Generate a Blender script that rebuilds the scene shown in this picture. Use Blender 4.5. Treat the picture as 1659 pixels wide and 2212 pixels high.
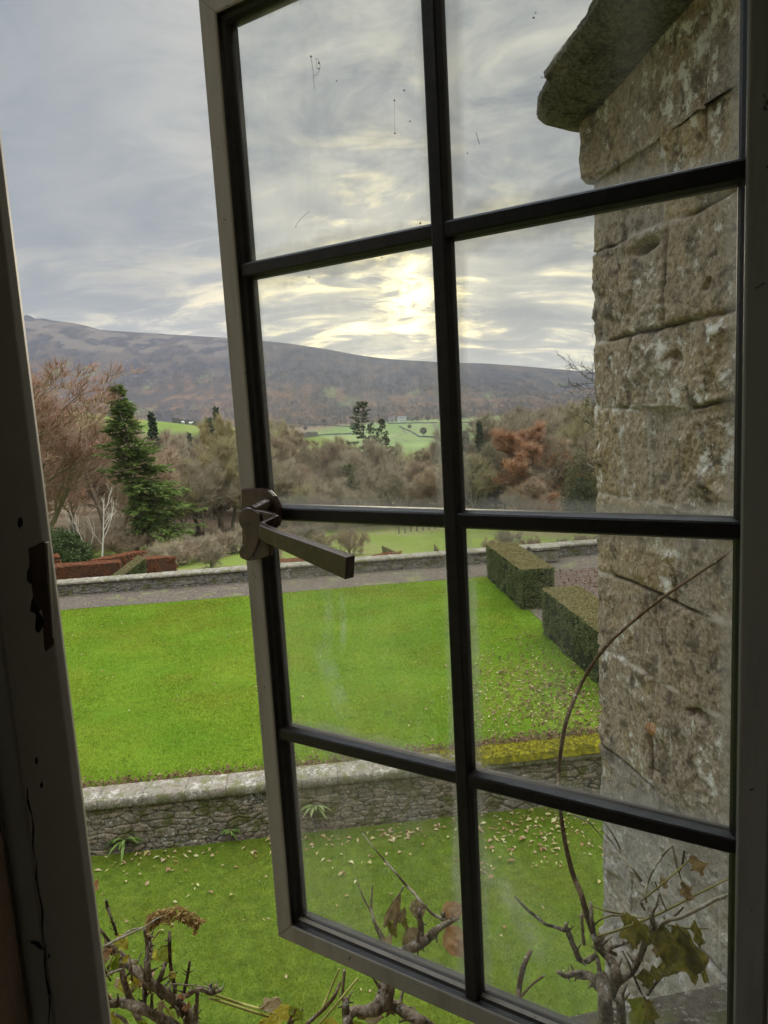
import bpy, math, random
import numpy as np
from mathutils import Matrix, Vector
for o in list(bpy.data.objects): bpy.data.objects.remove(o)
SC = bpy.context.scene
COL = SC.collection
rad = math.radians
# ---------------------------------------------------------------- camera (solved from the casement's straight edges)
F, PIT, ROL = 1540.8, .1419, .0569          # focal length in units of a 1659 x 2212 frame, pitch down, roll
cam_d = bpy.data.cameras.new('camera'); cam = bpy.data.objects.new('camera', cam_d); COL.objects.link(cam)
cam_d.sensor_fit = 'VERTICAL'; cam_d.sensor_height = 36; cam_d.sensor_width = 27
cam_d.lens = 36*F/2212; cam_d.clip_start = .02; cam_d.clip_end = 9000
_c, _s, _cr, _sr = math.cos(PIT), math.sin(PIT), math.cos(ROL), math.sin(ROL)
_R = Vector((1, 0, 0)); _U = Vector((0, _s, _c)); _A = Vector((0, _c, -_s))
rx = _R*_cr-_U*_sr; ux = _R*_sr+_U*_cr
cam.matrix_world = Matrix(((rx.x, ux.x, -_A.x, 0), (rx.y, ux.y, -_A.y, 0), (rx.z, ux.z, -_A.z, 0), (0, 0, 0, 1)))
SC.camera = cam
SC.view_settings.view_transform = 'Standard'; SC.view_settings.look = 'None'
SC.view_settings.exposure = 0.15; SC.view_settings.gamma = 1
SC.render.engine = 'CYCLES'
SC.cycles.use_denoising = True
SC.cycles.max_bounces = 8; SC.cycles.transparent_max_bounces = 16; SC.cycles.volume_bounces = 0
SC.cycles.sample_clamp_indirect = 6

def ray(x, y):
    a, b = (x-829.5)/F, (y-1106)/F
    u = a*_cr-b*_sr; v = a*_sr+b*_cr
    return np.array([u, _c-v*_s, -_s-v*_c])
def atY(x, y, Y): d = ray(x, y); return d*(Y/d[1])
def atZ(x, y, z): d = ray(x, y); return d*(z/d[2])
def onplane(x, y, p0, n): d = ray(x, y); return d*(np.dot(p0, n)/np.dot(d, n))

# ---------------------------------------------------------------- node helper
class G:
    def __init__(s, nt): s.nt = nt; nt.nodes.clear()
    def n(s, t, ins=None, **kw):
        nd = s.nt.nodes.new(t)
        for k, v in kw.items(): setattr(nd, k, v)
        for k, v in (ins or {}).items(): s.set(nd.inputs[k], v)
        return nd
    def set(s, sock, v):
        if isinstance(v, bpy.types.NodeSocket): s.nt.links.new(v, sock)
        else:
            try: sock.default_value = v
            except Exception: sock.default_value = (v[0], v[1], v[2], 1)
    def m(s, op, a, b=0.0, c=0.0, clamp=False):
        nd = s.nt.nodes.new('ShaderNodeMath'); nd.operation = op; nd.use_clamp = clamp
        for i, v in enumerate((a, b, c)): s.set(nd.inputs[i], v)
        return nd.outputs[0]
    def vm(s, op, a, b=(0, 0, 0), out=0):
        nd = s.nt.nodes.new('ShaderNodeVectorMath'); nd.operation = op
        s.set(nd.inputs[0], a); s.set(nd.inputs[1], b)
        return nd.outputs['Value'] if op in ('DOT_PRODUCT', 'LENGTH') else nd.outputs[0]
    def mix(s, f, a, b, mode='MIX'):
        nd = s.nt.nodes.new('ShaderNodeMix'); nd.data_type = 'RGBA'; nd.blend_type = mode
        s.set(nd.inputs[0], f); s.set(nd.inputs[6], a if isinstance(a, bpy.types.NodeSocket) else (*a[:3], 1)); s.set(nd.inputs[7], b if isinstance(b, bpy.types.NodeSocket) else (*b[:3], 1))
        return nd.outputs[2]
    def ramp(s, f, stops, interp='LINEAR'):
        nd = s.nt.nodes.new('ShaderNodeValToRGB'); cr = nd.color_ramp; cr.interpolation = interp
        while len(cr.elements) < len(stops): cr.elements.new(.5)
        for e, (p, c) in zip(cr.elements, stops):
            e.position = p; e.color = (c, c, c, 1) if isinstance(c, (int, float)) else (*c, 1)
        s.set(nd.inputs[0], f); return nd.outputs[0]
    def sm(s, v, a, b):
        nd = s.nt.nodes.new('ShaderNodeMapRange'); nd.interpolation_type = 'SMOOTHSTEP'
        s.set(nd.inputs[0], v); nd.inputs[1].default_value = a; nd.inputs[2].default_value = b
        return nd.outputs[0]
    def noise(s, vec, scale, detail=4, rough=.55, dist=0.0, out=0):
        nd = s.n('ShaderNodeTexNoise', {'Vector': vec, 'Scale': scale, 'Detail': detail, 'Roughness': rough, 'Distortion': dist})
        return nd.outputs[out]
    def vor(s, vec, scale, feature='F1', out='Distance', rnd=1.0):
        nd = s.n('ShaderNodeTexVoronoi', {'Vector': vec, 'Scale': scale, 'Randomness': rnd}, feature=feature)
        return nd.outputs[out]
    def scl(s, vec, v): 
        return s.n('ShaderNodeMapping', {'Vector': vec, 'Scale': v}).outputs[0]
    def obj(s): return s.n('ShaderNodeTexCoord').outputs['Object']
    def geo(s, o='Position'): return s.n('ShaderNodeNewGeometry').outputs[o]
    def attr(s, name, o='Fac'): return s.n('ShaderNodeAttribute', attribute_name=name).outputs[o]
    def bump(s, h, dist, strength=1.0): return s.n('ShaderNodeBump', {'Height': h, 'Distance': dist, 'Strength': strength}).outputs[0]
    def out(s, sh): s.nt.links.new(sh, s.n('ShaderNodeOutputMaterial').inputs['Surface'])
    def pbr(s, col, rough=.8, bump=None, spec=.3, **kw):
        nd = s.n('ShaderNodeBsdfPrincipled', {'Base Color': col if isinstance(col, bpy.types.NodeSocket) else (*col[:3], 1), 'Roughness': rough, 'Specular IOR Level': spec})
        if bump is not None: s.nt.links.new(bump, nd.inputs['Normal'])
        for k, v in kw.items(): s.set(nd.inputs[k], v)
        return nd.outputs[0]
def new_mat(name):
    m = bpy.data.materials.new(name); m.use_nodes = True
    return m, G(m.node_tree)

# ---------------------------------------------------------------- world: broken overcast with a low sun behind the cloud
SUNV = ray(880, 640); SUNV = SUNV/np.linalg.norm(SUNV)
sun_el = math.asin(SUNV[2]); sun_az = math.atan2(SUNV[0], SUNV[1])
W = bpy.data.worlds.new('World'); SC.world = W; W.use_nodes = True
g = G(W.node_tree)
d = g.vm('NORMALIZE', g.n('ShaderNodeTexCoord').outputs['Generated'])
sep = g.n('ShaderNodeSeparateXYZ', {'Vector': d}); dz = sep.outputs[2]
den = g.m('ADD', g.m('MAXIMUM', dz, 0.0), .30)
q = g.n('ShaderNodeCombineXYZ', {'X': g.m('DIVIDE', sep.outputs[0], den), 'Y': g.m('DIVIDE', sep.outputs[1], den), 'Z': 0.0}).outputs[0]
qs = g.scl(g.vm('ADD', q, (3.3, 1.7, 0)), (.8, 1.0, 1))
n1 = g.noise(qs, 1.5, 5, .52, .6)
n2 = g.noise(g.vm('ADD', qs, (7, 3, 0)), 5.0, 7, .62, .6)
n3 = g.noise(g.scl(q, (.95, 2.0, 1)), 3.2, 6, .58, .6)
nn = g.m('ADD', g.m('MULTIPLY', n1, .58), g.m('MULTIPLY', n2, .42))
dot = g.m('MAXIMUM', g.vm('DOT_PRODUCT', d, tuple(SUNV)), 0.0)
g1 = g.m('POWER', dot, 9.0); g2 = g.m('POWER', dot, 90.0); g3 = g.m('POWER', dot, 900.0); g4 = g.m('POWER', dot, 6000.0)
left = g.sm(sep.outputs[0], .12, -.42)
base = g.ramp(nn, [(.31, (.17, .19, .225)), (.43, (.24, .26, .285)), (.52, (.34, .355, .362)), (.62, (.54, .535, .51)), (.74, (.78, .76, .70))])
base = g.mix(g.m('MULTIPLY', left, .80), base, (.24, .27, .32))
hb = g.sm(dz, .27, .04)
warm = g.mix(g.m('MULTIPLY', hb, g.sm(n3, .36, .62)), base, (.80, .72, .55))
brt = g.m('MULTIPLY', g.m('MULTIPLY', g.m('POWER', dot, 5.5), g.sm(nn, .40, .60)), g.m('SUBTRACT', 1.0, g.m('MULTIPLY', left, .85)))
warm = g.mix(g.m('MULTIPLY', brt, .80), warm, (.84, .785, .63))
dark = g.m('MULTIPLY', g.m('MULTIPLY', g.sm(n3, .56, .40), g.sm(dz, .33, .12)), .55)
warm = g.mix(dark, warm, (.29, .305, .315))
streak = g.sm(n3, .50, .66)
add1 = g.m('MULTIPLY', streak, g.m('ADD', g.m('MULTIPLY', g2, 1.5), g.m('MULTIPLY', g.m('MULTIPLY', g.m('POWER', dot, 16.0), hb), 1.0)))
gap = g.m('ADD', .08, g.m('MULTIPLY', g.sm(g.noise(g.scl(q, (1, 1.5, 1)), 6.5, 5, .6, .8), .43, .60), .95))
core = g.m('ADD', g.m('MULTIPLY', g.m('POWER', dot, 420.0), .80), g.m('MULTIPLY', g.m('POWER', dot, 2600.0), 2.4))
tot = g.mix(1.0, warm, g.vm('SCALE', (1.0, .84, .36)), 'ADD') if False else warm
def scaled(col, f):
    nd = g.nt.nodes.new('ShaderNodeVectorMath'); nd.operation = 'SCALE'; nd.inputs[0].default_value = col; g.set(nd.inputs['Scale'], f); return nd.outputs[0]
tot = g.vm('ADD', tot, scaled((1.0, .80, .28), add1))
tot = g.vm('ADD', tot, scaled((1.0, .84, .36), g.m('MULTIPLY', core, gap)))
lift = g.m('ADD', 1.0, g.m('MULTIPLY', g.sm(dz, .50, .86), 12.5))
nd = g.nt.nodes.new('ShaderNodeVectorMath'); nd.operation = 'SCALE'; g.set(nd.inputs[0], tot); g.set(nd.inputs['Scale'], lift); tot = nd.outputs[0]
sky = g.n('ShaderNodeTexSky', sky_type='NISHITA', sun_disc=False, sun_elevation=sun_el, sun_rotation=sun_az, altitude=150)
bg1 = g.n('ShaderNodeBackground', {'Color': sky.outputs[0], 'Strength': .05})
bg2 = g.n('ShaderNodeBackground', {'Color': tot, 'Strength': 1.0})
mixs = g.n('ShaderNodeMixShader', {'Fac': .93}); g.nt.links.new(bg1.outputs[0], mixs.inputs[1]); g.nt.links.new(bg2.outputs[0], mixs.inputs[2])
g.nt.links.new(mixs.outputs[0], g.n('ShaderNodeOutputWorld').inputs['Surface'])
W.cycles.sampling_method = 'MANUAL'; W.cycles.sample_map_resolution = 512
sl = bpy.data.lights.new('sun', 'SUN'); sl.energy = .9; sl.angle = rad(14); sl.color = (1, .88, .66)
so = bpy.data.objects.new('sun', sl); COL.objects.link(so)
so.rotation_euler = Vector(SUNV).to_track_quat('Z', 'Y').to_euler()

# ---------------------------------------------------------------- numpy noise and mesh helpers
RNG = np.random.default_rng(7)
def _h(ix, iy, iz, seed):
    h = (ix.astype(np.int64)*374761393+iy.astype(np.int64)*668265263+iz.astype(np.int64)*2147483647+seed*1442695041) & 0xffffffff
    h = ((h ^ (h >> 13))*1274126177) & 0xffffffff
    h = ((h ^ (h >> 16))*2246822519) & 0xffffffff
    return ((h ^ (h >> 15)) & 0xffffff)/float(0xffffff)
def vnoise(x, y, z=0.0, seed=0):
    x, y, z = np.broadcast_arrays(np.asarray(x, float), np.asarray(y, float), np.asarray(z, float))
    ix, iy, iz = np.floor(x), np.floor(y), np.floor(z)
    fx, fy, fz = x-ix, y-iy, z-iz
    fx, fy, fz = [f*f*(3-2*f) for f in (fx, fy, fz)]
    r = 0
    for a in (0, 1):
        for b in (0, 1):
            for c in (0, 1):
                r = r+_h(ix+a, iy+b, iz+c, seed)*(fx if a else 1-fx)*(fy if b else 1-fy)*(fz if c else 1-fz)
    return r*2-1
def fbm(x, y, z=0.0, oct=4, rough=.5, seed=0):
    r, a, f, t = 0, 1, 1, 0
    for i in range(oct):
        r = r+a*vnoise(x*f+i*17.3, y*f+i*5.1, np.asarray(z)*f+i*9.7, seed+i); t += a; a *= rough; f *= 2.03
    return r/t
def ridged(x, y, z=0.0, oct=4, seed=0):
    r, a, f, t = 0, 1, 1, 0
    for i in range(oct):
        r = r+a*(1-2*np.abs(vnoise(x*f+i*7.7, y*f+i*3.1, np.asarray(z)*f, seed+i))); t += a; a *= .5; f *= 2.1
    return r/t
def cells(u, v, cw, ch, seed=0, jit=.42):
    """stones of a rubble wall: nearest two jittered centres in running courses; gives joint distance and a random per stone"""
    U, V = u/cw, v/ch
    row = np.floor(V); best = np.full(u.shape, 9.0); sec = np.full(u.shape, 9.0); idr = np.zeros(u.shape)
    for dj in (-1, 0, 1):
        r = row+dj; off = _h(r, r*0, r*0, seed+5)
        col = np.floor(U+off)
        for di in (-1, 0, 1):
            c = col+di
            jx = (_h(c, r, r*0, seed)-.5)*2*jit; jy = (_h(c, r, r*0+1, seed)-.5)*2*jit*.7
            dd = np.maximum(np.abs(U+off-c-.5-jx)*.95, np.abs(V-r-.5-jy))
            dd = .55*dd+.45*np.hypot(U+off-c-.5-jx, V-r-.5-jy)
            rid = _h(c, r, r*0+2, seed)
            m = dd < best
            sec = np.where(m, best, np.minimum(sec, dd)); idr = np.where(m, rid, idr); best = np.where(m, dd, best)
    return sec-best, idr
def make_mesh(name, V, faces, mats, smooth=False, fmat=None, attrs=None):
    me = bpy.data.meshes.new(name)
    V = np.ascontiguousarray(V, dtype=np.float32)
    if not isinstance(faces, list): faces = [faces]
    faces = [np.ascontiguousarray(f, dtype=np.int32) for f in faces if len(f)]
    nl = sum(f.size for f in faces); npoly = sum(len(f) for f in faces)
    me.vertices.add(len(V)); me.vertices.foreach_set('co', V.ravel())
    me.loops.add(nl); me.loops.foreach_set('vertex_index', np.concatenate([f.ravel() for f in faces]))
    tot = np.concatenate([np.full(len(f), f.shape[1], np.int32) for f in faces])
    me.polygons.add(npoly); me.polygons.foreach_set('loop_start', np.concatenate([[0], np.cumsum(tot)[:-1]]).astype(np.int32))
    try: me.polygons.foreach_set('loop_total', tot)
    except Exception: pass
    if not isinstance(mats, (list, tuple)): mats = [mats]
    for m in mats: me.materials.append(m)
    if fmat is not None: me.polygons.foreach_set('material_index', np.asarray(fmat, np.int32))
    me.polygons.foreach_set('use_smooth', np.full(npoly, bool(smooth)))
    for k, a in (attrs or {}).items():
        at = me.attributes.new(k, 'FLOAT', 'POINT'); at.data.foreach_set('value', np.ascontiguousarray(a, np.float32).ravel())
    me.update(calc_edges=True); me.validate()
    return me
def tag(o, label=None, cat=None, group=None, kind=None):
    if label: o['label'] = label
    if cat: o['category'] = cat
    if group: o['group'] = group
    if kind: o['kind'] = kind
    return o
def thing(name, label, cat, loc=(0, 0, 0), group=None):
    o = bpy.data.objects.new(name, None); COL.objects.link(o); o.location = [float(v) for v in loc]; o.empty_display_size = .1
    return tag(o, label, cat, group)
def root_loc(p):
    while p.parent: p = p.parent
    return np.array(p.location)
def add(name, me, parent=None):
    o = bpy.data.objects.new(name, me); COL.objects.link(o)
    if parent is not None: o.parent = parent
    return o
def part(name, V, faces, mat, parent=None, **kw):
    """a mesh given in world coordinates, stored relative to its thing's base"""
    V = np.asarray(V, float)
    if parent is not None: V = V-root_loc(parent)
    return add(name, make_mesh(name, V, faces, mat, **kw), parent)
class MB:
    """collects pieces into one mesh"""
    def __init__(s): s.V = []; s.F = {}; s.n = 0; s.fm = {}
    def put(s, V, Fs, mi=0):
        if not isinstance(Fs, list): Fs = [Fs]
        for Fa in Fs:
            Fa = np.asarray(Fa, int)
            if not len(Fa): continue
            s.F.setdefault(Fa.shape[1], []).append(Fa+s.n); s.fm.setdefault(Fa.shape[1], []).append(np.full(len(Fa), mi))
        s.V.append(np.asarray(V, float)); s.n += len(V); return s
    def get(s):
        ks = sorted(s.F)
        return np.concatenate(s.V), [np.concatenate(s.F[k]) for k in ks], np.concatenate([np.concatenate(s.fm[k]) for k in ks])
    def build(s, name, mat, parent=None, **kw):
        V, Fs, fm = s.get(); return part(name, V, Fs, mat, parent, fmat=fm, **kw)
def box(o, ax, ay, az):
    """box with corner o and three edge vectors"""
    o, ax, ay, az = [np.asarray(v, float) for v in (o, ax, ay, az)]
    V = np.array([o+i*ax+j*ay+k*az for k in (0, 1) for j in (0, 1) for i in (0, 1)])
    Fq = np.array([[0, 2, 3, 1], [4, 5, 7, 6], [0, 1, 5, 4], [2, 6, 7, 3], [0, 4, 6, 2], [1, 3, 7, 5]])
    if np.dot(np.cross(ax, ay), az) < 0: Fq = Fq[:, ::-1]
    return V, Fq
def gridF(nu, nv, flip=False):
    i, j = np.meshgrid(np.arange(nu-1), np.arange(nv-1), indexing='ij')
    a = (i*nv+j).ravel(); f = np.stack([a, a+nv, a+nv+1, a+1], 1)
    return f[:, ::-1] if flip else f
def prism(poly, vec):
    """closed polygon (n,3) extruded along vec"""
    poly = np.asarray(poly, float); n = len(poly); V = np.concatenate([poly, poly+np.asarray(vec, float)])
    i = np.arange(n); s = np.stack([i, (i+1) % n, (i+1) % n+n, i+n], 1)
    return V, [np.array([i[::-1]]), np.array([i+n]), s]
def frame_of(d):
    d = d/np.linalg.norm(d, axis=-1, keepdims=True)
    up = np.where(np.abs(d[..., 2:3]) > .9, np.array([1., 0, 0]), np.array([0, 0, 1.]))
    a = np.cross(d, up); a /= np.linalg.norm(a, axis=-1, keepdims=True)
    return a, np.cross(d, a)
def tube(P, r, n=8, bumps=0.0, seed=0, sub=6):
    """smooth tube through points with given radii"""
    P = np.asarray(P, float); r = np.broadcast_to(np.asarray(r, float), (len(P),))
    k = len(P)
    if k > 2 and sub > 1:                                    # Catmull-Rom
        Q = np.concatenate([[2*P[0]-P[1]], P, [2*P[-1]-P[-2]]]); t = np.linspace(0, 1, sub, endpoint=False)[:, None]; out = []; ro = []
        for i in range(k-1):
            a, b, c, d = Q[i:i+4]
            out.append(.5*((2*b)+(c-a)*t+(2*a-5*b+4*c-d)*t**2+(3*b-a-3*c+d)*t**3)); ro.append(r[i]+(r[i+1]-r[i])*t[:, 0])
        P = np.concatenate(out+[P[-1:]]); r = np.concatenate(ro+[r[-1:]]); k = len(P)
    T = np.gradient(P, axis=0); T /= np.linalg.norm(T, axis=1, keepdims=True)
    a, b = frame_of(T[:1]); A = [a[0]]
    for i in range(1, k):
        v = A[-1]-T[i]*np.dot(A[-1], T[i]); A.append(v/np.linalg.norm(v))
    A = np.array(A); B = np.cross(T, A)
    th = np.linspace(0, 2*np.pi, n, endpoint=False)
    rr = r[:, None]*np.ones((1, n))
    if bumps: 
        s = np.cumsum(np.linalg.norm(np.diff(P, axis=0, prepend=P[:1]), axis=1))[:, None]
        rr = rr*(1+bumps*fbm(s/(r.max()*2.2), np.cos(th)[None]*1.3, np.sin(th)[None]*1.3, 3, .6, seed)+bumps*.6*vnoise(s/(r.max()*5), 0*th[None], 0, seed+3))
    V = P[:, None]+rr[..., None]*(A[:, None]*np.cos(th)[None, :, None]+B[:, None]*np.sin(th)[None, :, None])
    i, j = np.meshgrid(np.arange(k-1), np.arange(n), indexing='ij'); j2 = (j+1) % n
    Fq = np.stack([i*n+j, i*n+j2, (i+1)*n+j2, (i+1)*n+j], -1).reshape(-1, 4)
    return V.reshape(-1, 3), [Fq, np.array([np.arange(n)[::-1]]), np.array([np.arange(n)+(k-1)*n])]
def segs_mesh(P0, P1, R0, R1, n=3):
    """many straight tapered twigs at once"""
    P0, P1 = np.asarray(P0), np.asarray(P1); a, b = frame_of(P1-P0+1e-9)
    th = np.arange(n)*2*np.pi/n; c, s = np.cos(th), np.sin(th)
    ring = a[:, None]*c[None, :, None]+b[:, None]*s[None, :, None]
    V = np.concatenate([P0[:, None]+ring*np.asarray(R0)[:, None, None], P1[:, None]+ring*np.asarray(R1)[:, None, None]], 1)
    m = len(P0); o = (np.arange(m)*2*n)[:, None, None]; i = np.arange(n)
    f = np.stack([i, (i+1) % n, (i+1) % n+n, i+n], 1)[None]+o
    return V.reshape(-1, 3), f.reshape(-1, 4)
def leaves_mesh(P, L, Wd, rng, N=None, flat=0.0, cup=.25):
    """one kite-shaped two-triangle leaf at each point; N: preferred normals"""
    m = len(P); v = rng.normal(size=(m, 3)); v /= np.linalg.norm(v, axis=1, keepdims=True)
    nrm = rng.normal(size=(m, 3))
    if N is not None: nrm = nrm*(1-flat)+N*flat*1.6
    nrm /= np.linalg.norm(nrm, axis=1, keepdims=True)
    d = v-nrm*np.sum(v*nrm, 1, keepdims=True); d /= np.linalg.norm(d, axis=1, keepdims=True); s = np.cross(nrm, d)
    L = np.broadcast_to(L, (m,))[:, None]; Wd = np.broadcast_to(Wd, (m,))[:, None]
    V = np.stack([P-d*L*.5, P+s*Wd*.5+nrm*cup*Wd, P+d*L*.5, P-s*Wd*.5+nrm*cup*Wd], 1).reshape(-1, 3)
    o = np.arange(m)[:, None]*4
    Ft = np.concatenate([o+np.array([[0, 1, 2]]), o+np.array([[0, 2, 3]])])
    return V, Ft
def blades(P, H, Wd, rng, lean=.6, N=None):
    m = len(P); az = rng.uniform(0, 2*np.pi, m); ln = np.abs(rng.normal(lean, .3, m))
    d = np.stack([np.cos(az)*ln, np.sin(az)*ln, np.ones(m)], 1); d /= np.linalg.norm(d, axis=1, keepdims=True)
    az2 = rng.uniform(0, 2*np.pi, m); s = np.stack([np.cos(az2), np.sin(az2), 0*az2], 1)*np.broadcast_to(Wd, (m,))[:, None]*.5
    tip = P+d*np.broadcast_to(H, (m,))[:, None]
    V = np.stack([P-s, P+s, tip], 1).reshape(-1, 3)
    return V, np.arange(3*m).reshape(-1, 3)
def bevel(o, w, seg=2):
    b = o.modifiers.new('bevel', 'BEVEL'); b.width = w; b.segments = seg; b.limit_method = 'ANGLE'; b.angle_limit = rad(30); return o

# ---------------------------------------------------------------- materials
def noisy(name, stops, scale=6, detail=5, rough=.85, bump=.0, bscale=None, spec=.25, coord='geo', **kw):
    m, g = new_mat(name); p = g.geo() if coord == 'geo' else g.obj()
    n = g.noise(p, scale, detail, .62)
    b = g.bump(g.noise(p, bscale or scale*4, 5, .65), bump) if bump else None
    g.out(g.pbr(g.ramp(n, stops), rough, b, spec, **kw)); return m
def leafy(name, cols, trans=.35, rough=.75, spec=.05, big=0.0, bigcol=None, objrand=0.0):
    """thin leaves: a random tint per leaf, light passing through"""
    m, g = new_mat(name)
    r = g.geo('Random Per Island')
    if objrand: r = g.m('ADD', g.m('MULTIPLY', r, 1-objrand), g.m('MULTIPLY', g.n('ShaderNodeObjectInfo').outputs['Random'], objrand))
    k = len(cols); c = g.ramp(r, [((i+.5)/k, cc) for i, cc in enumerate(cols)])
    if big:
        c = g.mix(g.sm(g.noise(g.geo(), big, 5, .68), .44, .62), c, bigcol)
        c = g.mix(g.m('MULTIPLY', g.sm(g.noise(g.scl(g.geo(), (1, 2.4, 1)), 2.6, 5, .7), .50, .66), .6), c, tuple(k*.52 for k in cols[0]))
        c = g.mix(g.m('MULTIPLY', g.sm(g.noise(g.geo(), 1.1, 5, .7), .56, .70), .5), c, (.25, .20, .045))
    ds = g.pbr(c, rough, None, spec)
    tr = g.n('ShaderNodeBsdfTranslucent', {'Color': c}).outputs[0]
    mx = g.n('ShaderNodeMixShader', {'Fac': trans}); g.nt.links.new(ds, mx.inputs[1]); g.nt.links.new(tr, mx.inputs[2])
    g.out(mx.outputs[0]); return m
def bark(name, a, b, scale=14, thin=0.0):
    m, g = new_mat(name); p = g.obj()
    n = g.noise(g.scl(p, (1, 1, .35)), scale, 5, .65); r = g.n('ShaderNodeObjectInfo').outputs['Random']
    c = g.mix(n, a, b); c = g.mix(g.m('MULTIPLY', r, .3), c, (.07, .065, .04))
    sh = g.pbr(c, .9, g.bump(g.noise(p, scale*4, 4, .6), .004), .08)
    if thin:                                                  # sprays of buds and fine twigs glow a little against the light
        tr = g.n('ShaderNodeBsdfTranslucent', {'Color': c}).outputs[0]; mx = g.n('ShaderNodeMixShader', {'Fac': thin}); g.nt.links.new(sh, mx.inputs[1]); g.nt.links.new(tr, mx.inputs[2]); sh = mx.outputs[0]
    g.out(sh); return m

M = {}
def lawn_mat(name, dirt_and_dark=False):
    m, g = new_mat(name); p = g.geo()
    n = g.noise(p, .55, 4, .6); n2 = g.noise(g.scl(p, (1, 2.2, 1)), 9, 5, .7); n3 = g.noise(p, 60, 4, .7)
    c = g.mix(g.sm(n, .35, .65), (.10, .195, .010), (.15, .22, .014))
    c = g.mix(g.sm(n2, .38, .66), g.mix(.5, c, (.085, .13, .012)), c)
    c = g.mix(g.m('MULTIPLY', g.sm(n3, .5, .75), .4), c, (.26, .27, .07))
    g.out(g.pbr(c, .95, g.bump(g.m('ADD', n3, g.m('MULTIPLY', n2, .5)), .02), .05)); return m
M['lawn'] = lawn_mat('lawn_soil')
M['grass'] = leafy('grass_blades', [(.125, .23, .012), (.17, .29, .018), (.22, .315, .024), (.14, .25, .014), (.30, .325, .06)], .40, .8, .03, .38, (.24, .25, .03))
M['grass_low'] = leafy('lower_grass_blades', [(.125, .23, .010), (.165, .285, .014), (.205, .315, .018), (.135, .25, .011), (.27, .315, .045)], .40, .8, .03, .6, (.205, .225, .018))  # blade greens for the lower lawn
M['fallen'] = leafy('fallen_leaves', [(.42, .34, .12), (.50, .44, .20), (.36, .20, .11), (.30, .15, .07), (.47, .37, .20), (.40, .22, .15), (.55, .50, .26)], .25, .6, .2)
M['litter'] = leafy('leaf_litter', [(.14, .075, .045), (.20, .11, .07), (.10, .055, .035), (.27, .17, .11), (.16, .085, .06)], .15, .7)
M['earth'] = noisy('dark_earth', [(.35, (.06, .04, .028)), (.65, (.12, .08, .055))], 7, 6, .95, .01)
M['path'] = None
m, g = new_mat('worn_path'); p = g.geo()
n = g.noise(p, 1.7, 6, .7); n2 = g.noise(p, 14, 5, .7)
c = g.ramp(n2, [(.3, (.06, .047, .036)), (.5, (.105, .084, .063)), (.7, (.19, .155, .12))]); c = g.mix(g.m('MULTIPLY', g.sm(n, .52, .68), .6), c, (.17, .19, .06))
c = g.mix(g.m('MULTIPLY', g.sm(g.vor(p, 9), .20, .10), g.sm(g.noise(p, 3.1, 3), .42, .58)), c, (.34, .30, .24)); g.out(g.pbr(c, .95, g.bump(n2, .02), .05)); M['path'] = m
def stone_mat(name, a, b, c3, mortar, lichen, dark, scale=1.0, moss=None, lich=.62, wet=.0, mossz=None):
    """weathered stone: 'rnd' picks a tone for each stone, 'joint' is 0 in a joint, lichen and soot lie in patches"""
    m, g = new_mat(name); p = g.geo()
    rnd, joint = g.attr('rnd'), g.attr('joint')
    c = g.ramp(rnd, [(.05, a), (.4, b), (.7, c3), (.95, a)])
    n = g.noise(p, 3.2*scale, 6, .65); nf = g.noise(p, 46*scale, 7, .8); nm = g.noise(p, 11*scale, 5, .65, .6)
    c = g.mix(g.m('MULTIPLY', g.sm(n, .46, .62), .75), c, c3)
    c = g.mix(g.sm(nf, .36, .64), g.mix(.58, c, dark), g.mix(.30, c, (.55, .50, .42)))
    c = g.mix(g.m('MULTIPLY', g.sm(nm, .50, .66), .7), c, dark)
    c = g.mix(g.m('MULTIPLY', g.sm(joint, .62, .05), .6), c, mortar)
    nl = g.noise(g.vm('ADD', p, (31, 7, 3)), 13*scale, 8, .78, .15); nl2 = g.noise(g.vm('ADD', p, (3, 47, 13)), 2.1*scale, 3, .5)
    c = g.mix(g.m('MULTIPLY', g.sm(g.m('ADD', g.m('MULTIPLY', nl, .75), g.m('MULTIPLY', nl2, .25)), lich-.055, lich+.02), .8), c, lichen)
    c = g.mix(g.m('MULTIPLY', g.attr('grey'), .65), c, (.44, .42, .385)); c = g.mix(g.m('MULTIPLY', g.attr('dirt_and_dark'), .8), c, dark)
    sp = g.sm(g.vor(p, 42*scale), .12, .05)
    c = g.mix(g.m('MULTIPLY', sp, g.sm(nl2, .36, .55)), c, (.72, .70, .62))
    if moss is not None:
        nmoss = g.noise(g.vm('ADD', p, (5, 5, 21)), 4.3*scale, 6, .65)
        f = g.sm(nmoss, .50, .60)
        c = g.mix(g.m('MULTIPLY', f, .85), c, moss)
    bm = g.bump(g.m('ADD', nf, g.m('MULTIPLY', nm, .8)), .012/scale, 1.0)
    g.out(g.pbr(c, .9, bm, .25)); return m
M['wing'] = stone_mat('weathered_gritstone', (.43, .325, .215), (.315, .24, .195), (.53, .37, .175), (.52, .455, .365), (.84, .80, .72), (.048, .036, .027), 1.0, None, .585)
M['wall'] = stone_mat('mossy_rubble', (.20, .15, .095), (.095, .078, .055), (.27, .195, .115), (.022, .018, .013), (.68, .66, .60), (.026, .022, .016), .9, (.085, .085, .02), .615)
M['coping'] = stone_mat('lichened_coping', (.165, .132, .086), (.115, .094, .064), (.195, .155, .10), (.05, .04, .03), (.46, .425, .35), (.075, .064, .046), 1.3, (.13, .125, .05), .565)
M['farwall'] = stone_mat('garden_wall_rubble', (.15, .13, .10), (.10, .09, .07), (.19, .16, .12), (.04, .035, .03), (.48, .46, .40), (.04, .036, .03), .7, (.10, .10, .035), .62)
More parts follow.
